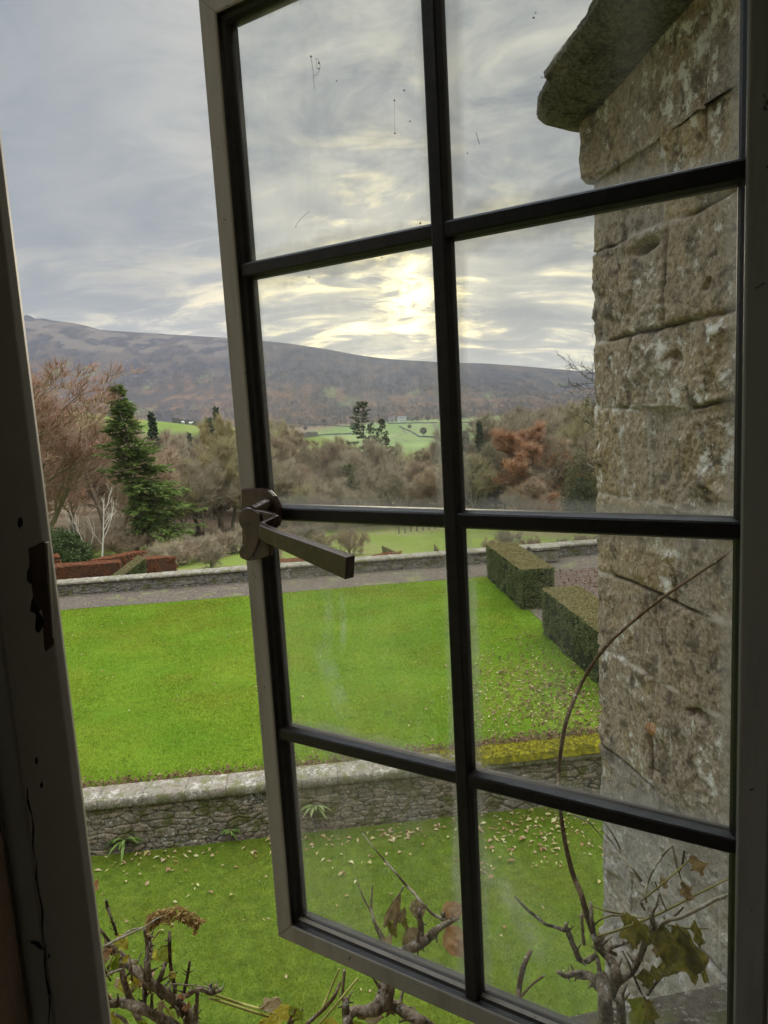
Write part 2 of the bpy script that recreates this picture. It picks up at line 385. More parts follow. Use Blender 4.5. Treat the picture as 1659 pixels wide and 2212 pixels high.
M['cornice'] = stone_mat('sooty_cornice_stone', (.13, .108, .075), (.05, .044, .036), (.16, .128, .08), (.05, .045, .035), (.38, .36, .30), (.022, .020, .017), 1.3, None, .69)
m, g = new_mat('yellow_moss'); r = g.geo('Random Per Island'); p = g.geo()
c = g.ramp(g.noise(p, 12, 7, .72), [(.38, (.06, .055, .016)), (.48, (.16, .13, .012)), (.58, (.31, .25, .014)), (.72, (.48, .40, .035))]); c = g.mix(g.m('MULTIPLY', r, .45), c, (.17, .17, .025))
g.out(g.pbr(c, .95, None, .05)); M['moss'] = m
# joinery
m, g = new_mat('aged_white_paint'); p = g.geo()
n = g.noise(p, 55, 6, .7, .5); n2 = g.noise(g.scl(p, (1, 1, .12)), 40, 6, .7)
c = g.mix(g.m('MULTIPLY', g.sm(n2, .4, .7), .5), (.27, .24, .19), (.15, .128, .095)); chip = g.sm(g.noise(g.vm('ADD', p, (2, 9, 4)), 70, 5, .7, .8), .66, .70)
c = g.mix(chip, c, (.06, .045, .03)); g.out(g.pbr(c, .6, g.bump(g.m('SUBTRACT', g.m('MULTIPLY', n, .4), chip), .0012), .25)); M['paint'] = m
m, g = new_mat('black_bar_paint'); p = g.geo(); n = g.noise(p, 60, 6, .7)
g.out(g.pbr(g.ramp(n, [(.35, (.010, .008, .006)), (.7, (.024, .019, .014))]), .42, g.bump(n, .0010), .3)); M['bar'] = m
m, g = new_mat('bronze_handle'); p = g.geo(); n = g.noise(p, 45, 5, .65)
g.out(g.pbr(g.ramp(n, [(.3, (.032, .017, .011)), (.7, (.075, .040, .026))]), .24, g.bump(n, .0005), .6, **{'Metallic': .25})); M['bronze'] = m
m, g = new_mat('flaking_frame_paint'); p = g.geo(); n = g.noise(p, 22, 6, .7)
chip = g.sm(g.noise(g.scl(g.vm('ADD', p, (1.3, 4, 2.7)), (1, 1, .5)), 26, 5, .7, .6), .69, .71)
c = g.mix(n, (.34, .30, .245), (.46, .42, .35)); c = g.mix(chip, c, (.02, .014, .01))
g.out(g.pbr(c, .5, g.bump(g.m('SUBTRACT', g.m('MULTIPLY', n, .3), chip), .002), .35)); M['jamb'] = m
M['plaster'] = noisy('brown_plaster', [(.3, (.11, .07, .04)), (.7, (.17, .11, .065))], 9, 6, .9, .004)
M['roomwall'] = noisy('room_plaster', [(.3, (.25, .22, .18)), (.7, (.30, .27, .22))], 5, 4, .9)
M['wood'] = noisy('dark_floorboards', [(.3, (.08, .05, .03)), (.7, (.13, .085, .05))], 5, 5, .6)
m, g = new_mat('old_window_glass'); p = g.geo()
fr = g.n('ShaderNodeFresnel', {'IOR': g.m('SUBTRACT', 1.5, g.m('MULTIPLY', g.geo('Backfacing'), 1.5-1/1.5))}).outputs[0]   # a ray leaves the pane at the angle it came in
tr = g.n('ShaderNodeBsdfTransparent', {'Color': (.965, .975, .96, 1)}).outputs[0]
gl = g.n('ShaderNodeBsdfGlossy', {'Color': (1, 1, 1, 1), 'Roughness': .01}).outputs[0]
mx = g.n('ShaderNodeMixShader', {'Fac': fr}); g.nt.links.new(tr, mx.inputs[1]); g.nt.links.new(gl, mx.inputs[2])
dn = g.noise(g.scl(p, (1, 1, .35)), 9, 5, .65); dn2 = g.noise(p, 160, 3, .6)
ed = g.attr('edge'); edn = g.m('ADD', ed, g.m('MULTIPLY', g.m('SUBTRACT', dn, .5), .9))
glare_smear = g.m('MULTIPLY', g.sm(g.noise(g.scl(g.vm('ADD', p, (4, 2, 1.1)), (1, 1, .16)), 11, 4, .55), .54, .72), .045)  # vertical film streaks: dust, and reflections painted into the glass
film = g.m('ADD', g.m('ADD', .003, glare_smear), g.m('ADD', g.m('MULTIPLY', g.sm(dn, .54, .78), .02), g.m('MULTIPLY', g.sm(edn, .26, .0), .22))); spk = g.sm(g.vor(p, 75), .060, .035); spk = g.m('MULTIPLY', spk, g.sm(g.noise(p, 14, 3), .56, .62))
dirt_and_dark = g.n('ShaderNodeBsdfTranslucent', {'Color': (.6, .6, .56, 1)}).outputs[0]; dd = g.n('ShaderNodeBsdfDiffuse', {'Color': (.5, .5, .46, 1)}).outputs[0]
dm = g.n('ShaderNodeMixShader', {'Fac': .5}); g.nt.links.new(dirt_and_dark, dm.inputs[1]); g.nt.links.new(dd, dm.inputs[2])
m2 = g.n('ShaderNodeMixShader', {'Fac': g.m('ADD', film, g.m('MULTIPLY', spk, .35), clamp=True)}); g.nt.links.new(mx.outputs[0], m2.inputs[1]); g.nt.links.new(dm.outputs[0], m2.inputs[2])
g.out(m2.outputs[0]); M['glass'] = m
M['speck'] = noisy('dried_dirt', [(.3, (.16, .14, .11)), (.7, (.28, .25, .2))], 40)
M['sheep'] = noisy('wool', [(.3, (.6, .58, .52)), (.7, (.75, .73, .66))], 8)
M['whitewash'] = noisy('whitewash', [(.3, (.6, .58, .55)), (.7, (.7, .68, .64))], 2)
M['slate'] = noisy('slate_roof', [(.3, (.12, .12, .125)), (.7, (.2, .2, .2))], 2)
M['darkpane'] = noisy('dark_pane', [(.3, (.02, .02, .025)), (.7, (.04, .04, .045))], 2, rough=.2)
M['drystone'] = noisy('dry_stone', [(.3, (.07, .07, .06)), (.7, (.14, .135, .115))], 1.2)
# ---------------------------------------------------------------- frames of reference
ZL, ZU = -6.5, -5.75                                        # lower lawn, upper lawn (eye height is 0)
GA = np.array([.9958, .0916, 0]); GB = np.array([-.0916, .9958, 0])      # along and across the garden terraces
FD = np.array([.9836, .1802, 0]); FN = np.array([-.1802, .9836, 0])      # along and out of the house front
HZ = np.array([0, 0, 1.])
def gp(a, b, z): return np.multiply.outer(np.asarray(a), GA)+np.multiply.outer(np.asarray(b), GB)+np.multiply.outer(np.asarray(z), HZ)
def fp(a, b, z): return FD*a+FN*b+HZ*z
def g_of(p): return np.dot(p, GA), np.dot(p, GB)
# ================================================================ TERRAIN
def sstep(x, a, b): t = np.clip((x-a)/(b-a), 0, 1); return t*t*(3-2*t)
_ys = [20, 25, 28, 35, 45, 52, 80, 120, 200, 400, 640, 900, 1150, 1400]
_zs = [-5.9, -5.95, -6.1, -7.2, -8.2, -8.9, -11, -13.5, -19, -26, -29, -29, -19, -16]
SKX = [-2600, -1500, -700, -300, -50, 50, 100, 160, 190, 215, 300, 400, 480, 545, 620, 700, 780, 850, 950, 1050, 1120, 1200, 1280, 1420, 1700, 2200, 3200]
SKY = [760, 700, 676, 672, 680, 688, 690, 698, 704, 712, 718, 724, 729, 734, 741, 753, 768, 776, 782, 785, 790, 797, 803, 812, 826, 800, 740]
_skr = np.array([ray(x, y) for x, y in zip(SKX, SKY)]); SK_U = _skr[:, 0]/_skr[:, 1]; SK_T = _skr[:, 2]/_skr[:, 1]
DC, DF = 1900., 1150.
def ground_z(x, y):
    x, y = np.asarray(x, float), np.asarray(y, float)
    yy = np.maximum(y, 20); u = x/yy
    z = np.interp(yy, _ys, _zs)
    ridge = 3.6-37*(np.clip(u, -.75, .25)+.39)
    f = sstep(yy, 118, 232)*(1-sstep(yy, 250, 480))*sstep(-u, -.06, .10)
    z = z+f*np.maximum(ridge-z, 0)
    z = z+sstep(yy, 40, 90)*.5*fbm(x/25, yy/25, 0, 3)+sstep(yy, 400, 700)*2.0*fbm(x/160, yy/160, 0, 3)
    zc = np.interp(u, SK_U, SK_T)*DC
    t = np.clip((yy-DF)/(DC-DF), 0, 1); prof = .35*t+.65*t*t*(3-2*t)*(.55+.45*t)/1.0
    hz = -19+(zc+19)*prof-np.where(yy > DF, 14*np.maximum(ridged(x/120, yy/900, 9, 3)-.25, 0)*np.sin(np.pi*np.clip(t, 0, 1)), 0)
    rough = np.sin(np.pi*np.clip(t, 0, 1))*(9*fbm(x/210, yy/210, 2, 4)+7*ridged(x/330, yy/500, 5, 4))
    z = np.where(yy > DF, hz+rough, z)
    crag = sstep(-u, .435, .47)*sstep(yy, 1820, 1880)*(1-sstep(yy, 1960, 2050))
    z = z+crag*14*np.maximum(ridged(x/30, yy/60, 1, 4), 0)
    z = np.where(yy > DC, zc-(yy-DC)*.10+crag*14*np.maximum(ridged(x/30, yy/60, 1, 4), 0), z)
    return z
def terrain(name, yv, uv, mat, kind='structure'):
    Y, Uu = np.meshgrid(yv, uv, indexing='ij'); X = Y*Uu
    V = np.stack([X, Y, ground_z(X, Y)], -1).reshape(-1, 3)
    o = part(name, V, gridF(len(yv), len(uv), True), mat, None, smooth=True); tag(o, None, None, None, kind); return o
m, g = new_mat('park_ground'); p = g.geo(); sp = g.n('ShaderNodeSeparateXYZ', {'Vector': p}); Yp = sp.outputs[1]
n = g.noise(p, .12, 5, .6); nf = g.noise(p, 1.3, 5, .7); nv = g.noise(p, .011, 3, .5)
near = g.mix(g.sm(n, .44, .58), (.135, .17, .032), (.19, .165, .075)); near = g.mix(g.m('MULTIPLY', g.sm(nf, .48, .7), .6), near, (.10, .09, .045))
wood = g.mix(g.sm(n, .4, .65), (.10, .075, .045), (.145, .10, .06))
c = g.mix(g.m('MULTIPLY', g.sm(Yp, 50, 62), 1.0), near, wood)
fieldc = g.mix(g.sm(g.noise(p, .035, 4, .6), .4, .64), (.115, .165, .030), (.175, .195, .055))
c = g.mix(g.sm(g.m('ADD', Yp, g.m('MULTIPLY', nv, 20)), 190, 205), g.mix(g.sm(g.m('ADD', Yp, g.m('MULTIPLY', n, 30)), 150, 175), c, (.25, .20, .10)), fieldc)
cell = g.vor(g.scl(p, (1, .62, 0)), .0125, 'F1', 'Color'); cs_ = g.n('ShaderNodeSeparateColor', {'Color': cell})
vall = g.ramp(cs_.outputs[0], [(.1, (.105, .19, .035)), (.3, (.15, .235, .05)), (.5, (.19, .25, .07)), (.7, (.13, .20, .045)), (.9, (.22, .22, .10))], 'CONSTANT')
vall = g.mix(g.m('MULTIPLY', g.sm(g.noise(p, .03, 5, .6), .5, .66), .5), vall, (.17, .16, .08))
edge = g.n('ShaderNodeTexVoronoi', {'Vector': g.scl(p, (1, .62, 0)), 'Scale': .0125}, feature='DISTANCE_TO_EDGE').outputs[0]
vall = g.mix(g.sm(edge, .020, .008), vall, (.07, .075, .05))
c = g.mix(g.sm(Yp, 420, 470), c, g.mix(.30, vall, (.20, .18, .10)))
brk = g.m('MULTIPLY', g.sm(Yp, 880, 1050), g.sm(g.m('SUBTRACT', g.m('MULTIPLY', nv, 600), sp.outputs[0]), 250, 420))
c = g.mix(brk, c, (.17, .115, .07))
g.out(g.pbr(c, .95, g.bump(nf, .06), .05)); M['park'] = m
m, g = new_mat('heather_moor'); p = g.geo(); sp = g.n('ShaderNodeSeparateXYZ', {'Vector': p}); Yp, Xp, Zp = sp.outputs[1], sp.outputs[0], sp.outputs[2]
n = g.noise(p, .008, 6, .62); nf = g.noise(g.scl(p, (1, .5, 1)), .045, 7, .7); nm = g.noise(g.scl(p, (1, .45, .6)), .016, 6, .65, .8)
heath = g.mix(g.sm(nf, .38, .64), (.022, .021, .026), (.058, .048, .050)); heath = g.mix(g.m('MULTIPLY', g.sm(nm, .50, .60), .7), heath, (.092, .066, .050))
low = g.mix(g.sm(nf, .38, .62), (.058, .040, .028), (.14, .080, .046)); low = g.mix(g.m('MULTIPLY', g.sm(nm, .48, .56), .8), low, (.035, .032, .032))
wob = g.m('ADD', Yp, g.m('MULTIPLY', g.m('SUBTRACT', n, .5), 520))
c = g.mix(g.sm(wob, 1600, 1470), heath, low)
grass = g.m('MULTIPLY', g.sm(g.noise(g.scl(p, (1, .4, 1)), .012, 5, .6), .60, .66), g.sm(Yp, 1680, 1560)); c = g.mix(g.m('MULTIPLY', grass, .6), c, (.13, .145, .06))
burn = g.n('ShaderNodeTexVoronoi', {'Vector': g.scl(g.vm('ADD', p, g.n('ShaderNodeCombineXYZ', {'X': g.m('MULTIPLY', nf, 45)}).outputs[0]), (1, .75, 0)), 'Scale': .028}, feature='F1', distance='CHEBYCHEV').outputs['Color']
bs = g.n('ShaderNodeSeparateColor', {'Color': burn}).outputs[0]
bm = g.m('MULTIPLY', g.m('MULTIPLY', g.sm(bs, .70, .72), g.m('MULTIPLY', g.sm(Yp, 1660, 1690), g.sm(Yp, 1890, 1860))), g.sm(Xp, -180, -420))
c = g.mix(g.m('MULTIPLY', bm, .55), c, (.15, .118, .09))
bould = g.m('MULTIPLY', g.sm(g.vor(p, .06), .16, .08), g.sm(g.noise(p, .006, 3), .47, .58)); c = g.mix(g.m('MULTIPLY', bould, .6), c, (.30, .28, .25))
g.out(g.pbr(c, .95, g.bump(nf, 1.6), .05)); M['moor'] = m
_u = np.concatenate([np.linspace(-2.6, -.9, 18), np.linspace(-.85, .75, 240), np.linspace(.8, 2.6, 18)])
yv = np.unique(np.concatenate([np.linspace(25.2, 60, 60), np.linspace(60, 260, 90), np.linspace(260, DF, 70)]))
terrain('park_ground', yv, _u, M['park'])
terrain('hill', np.concatenate([np.linspace(DF, DC+160, 150), [2300, 2600]]), np.concatenate([np.linspace(-2.6, -.9, 24), np.linspace(-.85, .75, 320), np.linspace(.8, 2.6, 24)]), M['moor'])
# sheet that carries the ground out to the sides, behind the house and to the horizon
V, Fq = [], []
bx = box((-7000, -3000, -36.0), (14000, 0, 0), (0, 9500, 0), (0, 0, 1.0)); tag(part('ground', *bx, M['park']), kind='structure')

# ---- lawns, path, beds: sheets a few millimetres apart
def sheet(name, a0, a1, b0, b1, z, mat, na=2, nb=2, amp=0.0):
    A, B = np.meshgrid(np.linspace(a0, a1, na), np.linspace(b0, b1, nb), indexing='ij')
    Z = np.full(A.shape, z)+(amp*fbm(A/2.5, B/2.5, 0, 3, .5, 3) if amp else 0)
    o = part(name, gp(A, B, Z).reshape(-1, 3), gridF(na, nb, False), mat, smooth=True); return tag(o, kind='structure')
M['low_turf'] = noisy('lower_turf', [(.35, (.055, .08, .006)), (.65, (.10, .135, .010))], 6, 6, .95, .01)  # darker green under the lower lawn's blades
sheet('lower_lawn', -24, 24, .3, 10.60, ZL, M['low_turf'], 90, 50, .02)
sheet('upper_lawn', -24, 5.75, 10.80, 23.1, ZU, M['lawn'], 90, 50, .025)
sheet('path', -24, 24, 23.05, 25.1, ZU+.006, M['path'], 200, 12, .03)
sheet('earth_bed', 5.7, 24, 10.8, 23.1, ZU-.004, M['earth'], 60, 50, .05)
sheet('paving', 5.62, 6.6, 16.9, 18.9, ZU+.016, M['path'], 12, 12, .012)
box_ = MB(); box_.put(*box(gp(-24, 10.62, -8), GA*48, GB*14.4, HZ*(8+ZU-.08))); tag(box_.build('terrace_earth', M['earth']), kind='structure')
# ---- grass
def scatter_ab(n, a0, a1, b0, b1, rng): return rng.uniform(a0, a1, n), rng.uniform(b0, b1, n)
rng = np.random.default_rng(11)
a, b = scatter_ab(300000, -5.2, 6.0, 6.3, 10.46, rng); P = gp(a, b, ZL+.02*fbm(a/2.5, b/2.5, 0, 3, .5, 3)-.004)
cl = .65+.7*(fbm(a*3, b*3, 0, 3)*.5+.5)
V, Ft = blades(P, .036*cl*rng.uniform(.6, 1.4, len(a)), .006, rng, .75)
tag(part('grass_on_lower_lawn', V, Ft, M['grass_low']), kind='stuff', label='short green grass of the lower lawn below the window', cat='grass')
nb_ = 420000
b = 11.2+(23.05-11.2)*rng.uniform(0, 1, nb_)**1.25; a = rng.uniform(-12.5, 5.75, nb_); k = (a > -1.25*b*.52-1.2) & (a < 5.7)
edge = 5.36-np.maximum(0, 0)*0; a, b = a[k], b[k]
patch = fbm(a*.9, b*.9, 0, 4, .6, 9)
k = rng.uniform(0, 1, len(a)) < 1-np.clip(1.4*sstep(a, 2.2, 4.6)*sstep(-b, -16.5, -13.2)*(.6+patch), 0, .85); a, b, patch = a[k], b[k], patch[k]
P = gp(a, b, ZU+.025*fbm(a/2.5, b/2.5, 0, 3, .5, 3)-.004)
V, Ft = blades(P, .040*(1+.7*patch)*rng.uniform(.6, 1.4, len(a)), .010+.0006*(b-10), rng, .8)
tag(part('grass_on_upper_lawn', V, Ft, M['grass']), kind='stuff', label='bright green mown grass of the upper lawn between the two walls', cat='grass')
# ---- fallen leaves
def drop_leaves(name, A, B, z, L, mat, lab, rng, flat=.72):
    L = .9*L*np.exp(np.clip(rng.normal(0, .25, len(A)), -.5, .35)); P = gp(A, B, z+rng.uniform(.012, .04, len(A))); N = np.tile(HZ, (len(A), 1))
    V, Ft = leaves_mesh(P, L*rng.uniform(.6, 1.3, len(A)), L*.55*rng.uniform(.4, 1.4, len(A)), rng, N, flat, .38)
    return tag(part(name, V, Ft, mat), lab, 'leaves', None, 'stuff')
rng = np.random.default_rng(5)
A, B = scatter_ab(700, -4.6, 5, 6.6, 10.4, rng); w = rng.uniform(0, 1, 700) < .10+.9*sstep(B, 8.8, 10.2)*(.35+.9*sstep(fbm(A*1.3, B*1.3, 0, 3), -.1, .2)); A, B = A[w], B[w]
A2, B2 = rng.normal(2.9, .55, 150), rng.normal(9.75, .35, 150); A3, B3 = rng.uniform(-3.5, 5, 110), 10.4-np.abs(rng.normal(0, .22, 110)); A4, B4 = rng.normal(.9, .22, 26), rng.normal(10.1, .1, 26)
A, B = np.concatenate([A, A2, A3, A4]), np.concatenate([B, B2, B3, B4]); k = B < 10.42
drop_leaves('fallen_leaves', A[k], B[k], ZL, .085, M['fallen'], 'pale yellow and tan leaves fallen on the lower lawn', rng)
A, B = rng.uniform(-11, 5.4, 170), rng.uniform(11, 22.5, 170)
q1 = rng.normal(4.2, .85, 2600), rng.normal(13.0, 1.3, 2600); q2 = rng.normal(5.0, .4, 350), rng.uniform(11.4, 17, 350)
A, B = np.concatenate([A, q1[0], q2[0]]), np.concatenate([B, q1[1], q2[1]]); k = (A < 5.35) & (B > 11.1) & (B < 22.6)
hf = rng.uniform(0, 1, len(A)) < .68*sstep(A, 2.5, 4); kb = k & hf; k = k & ~hf
drop_leaves('brown_scattered_leaves', A[kb], B[kb], ZU, .07, M['litter'], 'dark brown leaves strewn over the upper lawn beside the hedges', rng)
drop_leaves('scattered_leaves', A[k], B[k], ZU, .062, M['fallen'], 'pale tan leaves strewn over the upper lawn beside the hedges', rng)
A, B = rng.uniform(-7, 7.5, 9000), 10.95+np.abs(rng.normal(.12, .16, 9000)); k = rng.uniform(0, 1, 9000) < .6+.4*sstep(A, -1, 2)
drop_leaves('leaf_litter', A[k], B[k]+.22*sstep(A[k], 0, 4)*rng.uniform(0, 1, k.sum()), ZU+.03, .06, M['litter'], 'line of dark brown leaf litter along the back of the mossy wall', rng, .5)
A, B = rng.uniform(-7, 7.5, 700), 10.95+np.abs(rng.normal(.10, .2, 700))
drop_leaves('pale_leaf_litter', A, B, ZU+.02, .055, M['fallen'], 'pale leaves on top of the dark litter behind the mossy wall', rng, .5)
A, B = rng.uniform(6.5, 13, 3000), rng.uniform(11, 23, 3000)
drop_leaves('bed_leaves', A, B, ZU, .11, M['litter'], 'brown leaves covering the bed behind the clipped yew hedges', rng, .5)

# ================================================================ GARDEN WALLS
def rubble_wall(name, a0, a1, b, z0, z1, cw, ch, res, amp, mat, parent, depth=.34):
    na, nz = int((a1-a0)/res)+1, int((z1-z0)/res)+1
    A, Zg = np.meshgrid(np.linspace(a0, a1, na), np.linspace(z0, z1, nz), indexing='ij')
    wa = A+.07*fbm(A*4, Zg*4, 1, 4); wz = Zg+.035*fbm(A*4, Zg*6, 4, 4)
    j, idr = cells(wa, wz, cw, ch, 3)
    big, idb = cells(wa+.13, wz+.07, cw*1.9, ch*1.7, 8)
    use = _h(np.floor(wa/(cw*3)), np.floor(wz/(ch*3)), 0*wa, 77) > .6
    j = np.where(use, big, j); idr = np.where(use, idb, idr)
    h = amp*(np.minimum(j, .22)/.22)**.6+amp*.8*(idr-.5)+amp*.35*fbm(A*14, Zg*14, 0, 4)
    V = gp(A, b+depth*0-h+amp, Zg).reshape(-1, 3)
    mb = MB(); mb.put(V, gridF(na, nz, True))
    n0 = len(V); bxv, bxf = box(gp(a0, b+amp*2.2, z0), GA*(a1-a0), GB*(depth-amp*2.2), HZ*(z1-z0)); mb.put(bxv, bxf)
    Vv, Fs, fm = mb.get()
    at = dict(rnd=np.concatenate([idr.ravel(), np.full(8, .5)]), joint=np.concatenate([np.minimum(j, .3).ravel()/.3*1.6, np.ones(8)]))
    return part(name, Vv, Fs, mat, parent, attrs=at, smooth=True)
def coping_run(name, a0, a1, prof, res, slab, amp, mat, parent, seed=0):
    """prof: (b, z) points round the section, front foot to back foot"""
    prof = np.array(prof, float); k = len(prof); na = int((a1-a0)/res)+1; A = np.linspace(a0, a1, na)
    wj = A/slab+.25*np.sin(A*.7); jd = np.abs(wj-np.round(wj))*slab
    gr = np.exp(-(jd/(res*.8))**2)
    AA, K = np.meshgrid(A, np.arange(k), indexing='ij')
    ctr = prof.mean(0); bz = prof[K]-ctr
    nz = amp*fbm(AA*4+seed, bz[..., 0]*6, bz[..., 1]*6, 4, .6, seed); tilt = (_h(np.round(wj), 0*wj, 0*wj, seed)-.5)[:, None]*amp*1.4
    nrm = bz/np.linalg.norm(bz, axis=-1, keepdims=True); off = (nz-gr[:, None]*.012)[..., None]*nrm; off[..., 1] += tilt*(bz[..., 1] > 0)
    pb = prof[K]+off
    V = gp(AA, pb[..., 0], pb[..., 1]).reshape(-1, 3)
    rn = _h(np.floor(wj+.5), 0*wj, 0*wj, seed+2)[:, None]*np.ones((1, k)); jt = 1-gr[:, None]*np.ones((1, k))
    return part(name, V, [gridF(na, k, True), np.array([np.arange(k)]), np.array([np.arange(k)[::-1]+(na-1)*k])], mat, parent, attrs=dict(rnd=rn, joint=jt), smooth=True)
w = thing('retaining_wall', 'mossy stone retaining wall with pale lichened coping between the lower and upper lawn', 'wall', gp(0, 10.5, ZL))
rubble_wall('masonry', -9, 7.6, 10.49, ZL-.1, -5.70, .17, .078, .011, .026, M['wall'], w, .40)
coping_run('coping', -9, 7.6, [(10.50, -5.735), (10.445, -5.732), (10.430, -5.715), (10.430, -5.64), (10.440, -5.598), (10.46, -5.582), (10.55, -5.572), (10.66, -5.566), (10.78, -5.566), (10.87, -5.575), (10.89, -5.60), (10.89, -5.735), (10.7, -5.736)], .022, .62, .008, M['coping'], w, 4)
ms = MB(); na, nb = 300, 22
A, T = np.meshgrid(np.linspace(.9, 7.4, na), np.linspace(0, 1, nb), indexing='ij')
edge_f = 10.415+.03*fbm(A*5, 0, 0, 4)+.25*(1-sstep(A, .95, 1.9)); Bm = edge_f+(10.89-edge_f)*T
hm = np.sin(np.pi*np.clip(T*.92+.08, 0, 1))**.5*(.02+.10*np.clip(fbm(A*4, Bm*5, 0, 5, .6, 2)+.45, 0, 1))*sstep(A, .9, 1.5)
bare = sstep(fbm(A*1.9, Bm*3, 3, 4, .6, 21), .16, .34)*(1-sstep(A, 2.3, 2.6)); Zm = -5.578+hm*(1-bare)-.028*bare-.10*(T < .04)
Vm = gp(A, Bm, Zm); ms.put(Vm.reshape(-1, 3), gridF(na, nb, False))
rng = np.random.default_rng(3); pick = rng.integers(0, na*nb, 26000); Pm = Vm.reshape(-1, 3)[pick]+rng.normal(0, .008, (26000, 3)); okm = (bare.ravel()[pick] < .4) & (hm.ravel()[pick] > .012)
ms.put(*blades(Pm[okm], .022*rng.uniform(.4, 1.3, okm.sum()), .012, rng, .7)); tag(ms.build('moss', M['moss'], w), 'thick yellow moss cushions over the coping')
fw = thing('garden_wall', 'long low stone wall with pale coping across the far end of the upper lawn', 'wall', gp(0, 25.1, ZU))
rubble_wall('masonry', -24, 15, 25.02, ZU-.1, -5.34, .24, .10, .024, .03, M['farwall'], fw, .42)
coping_run('coping', -24, 15, [(25.03, -5.352), (24.97, -5.35), (24.96, -5.33), (24.965, -5.28), (25.0, -5.255), (25.2, -5.238), (25.42, -5.232), (25.46, -5.25), (25.46, -5.35), (25.3, -5.353)], .05, .85, .010, M['coping'], fw, 9)
def stone_block(name, lab, cat, a, b, z, sa, sb, sz, mat, seed):
    t = thing(name, lab, cat, gp(a+sa/2, b+sb/2, z))
    def lump(nm, a, b, z, sa, sb, sz, amp):
        n = 14; mb = MB(); rn = []
        u = np.linspace(0, 1, n)
        for ax in range(3):
            for sgn in (0, 1):
                I, J = np.meshgrid(u, u, indexing='ij'); c = [None]*3; c[ax] = np.full(I.shape, float(sgn)); c[(ax+1) % 3] = I; c[(ax+2) % 3] = J
                c = [k*s for k, s in zip(c, (sa, sb, sz))]; ctr = [k/s*2-1 for k, s in zip(c, (sa, sb, sz))]
                d = amp*fbm(c[0]*7+seed, c[1]*7, c[2]*7, 4, .6, seed)-amp*1.6*(np.maximum.reduce([np.abs(ctr[0])*np.abs(ctr[1]), np.abs(ctr[1])*np.abs(ctr[2]), np.abs(ctr[0])*np.abs(ctr[2])])**8)
                V = gp(a+c[0]+d*ctr[0], b+c[1]+d*ctr[1], z+c[2]+d*ctr[2]).reshape(-1, 3); mb.put(V, gridF(n, n, sgn == 0))
        Vv, Fs, fm = mb.get(); return part(nm, Vv, Fs, mat, t, attrs=dict(rnd=np.full(len(Vv), .3), joint=np.ones(len(Vv))), smooth=True)
    lump('block', a, b, z, sa, sb, sz*.80, .02); lump('cap', a-.04, b-.04, z+sz*.80+.002, sa+.08, sb+.08, sz*.20, .012); return t
p0 = atZ(1202, 1232, ZU); a0, b0 = g_of(p0)
stone_block('stone_pier', 'squat grey stone pier with pale cap behind the farther yew hedge', 'pier', a0-.45, 24.3, ZU, .95, .60, .60, M['coping'], 6)
# ---- hart's-tongue ferns rooted in the near wall
M['fern'] = leafy('fern_green', [(.10, .17, .03), (.15, .22, .05), (.20, .26, .08)], .3)
M['fern_pale'] = leafy('fern_pale', [(.24, .28, .10), (.30, .33, .14), (.20, .25, .08)], .3)
def fern(lab, px, py, size, mat, seed, group='ferns on the retaining wall'):
    rng = np.random.default_rng(seed); p = onplane(px, py, gp(0, 10.47, 0), GB); t = thing('fern', lab, 'fern', p, None)
    mb = MB()
    for i in range(13):
        az = rng.uniform(-1.6, 1.6); L = size*rng.uniform(.6, 1.1); el = rng.uniform(-.1, .9); d = GA*math.sin(az)+(-GB)*abs(math.cos(az))*.7+HZ*el; d /= np.linalg.norm(d)
        s = np.cross(d, HZ); s /= np.linalg.norm(s); tt = np.linspace(0, 1, 8)
        C = p+np.outer(tt*L, d)-np.outer(.55*L*tt**2.2, HZ); wd = .022*size/.3*np.sin(np.pi*np.clip(tt*.9+.06, 0, 1))
        V = np.stack([C-s*wd[:, None]+HZ*.004, C, C+s*wd[:, None]+HZ*.004], 1).reshape(-1, 3); mb.put(V, gridF(8, 3))
    mb.build('fronds', mat, t); mb2 = MB(); mb2.put(*tube([p+GB*.05, p, p-GB*.03+HZ*.02], [.012, .012, .006], 6)); mb2.build('rootstock', M['earth'], t)
fern('green fern at the foot of the retaining wall, nearest the left window jamb', 270, 1815, .33, M['fern'], 1)
fern('pale arching fern on the retaining wall just right of the open stile', 682, 1742, .30, M['fern_pale'], 2)
fern('small bluish fern low on the wall beside the open stile', 497, 1795, .22, M['fern'], 3)

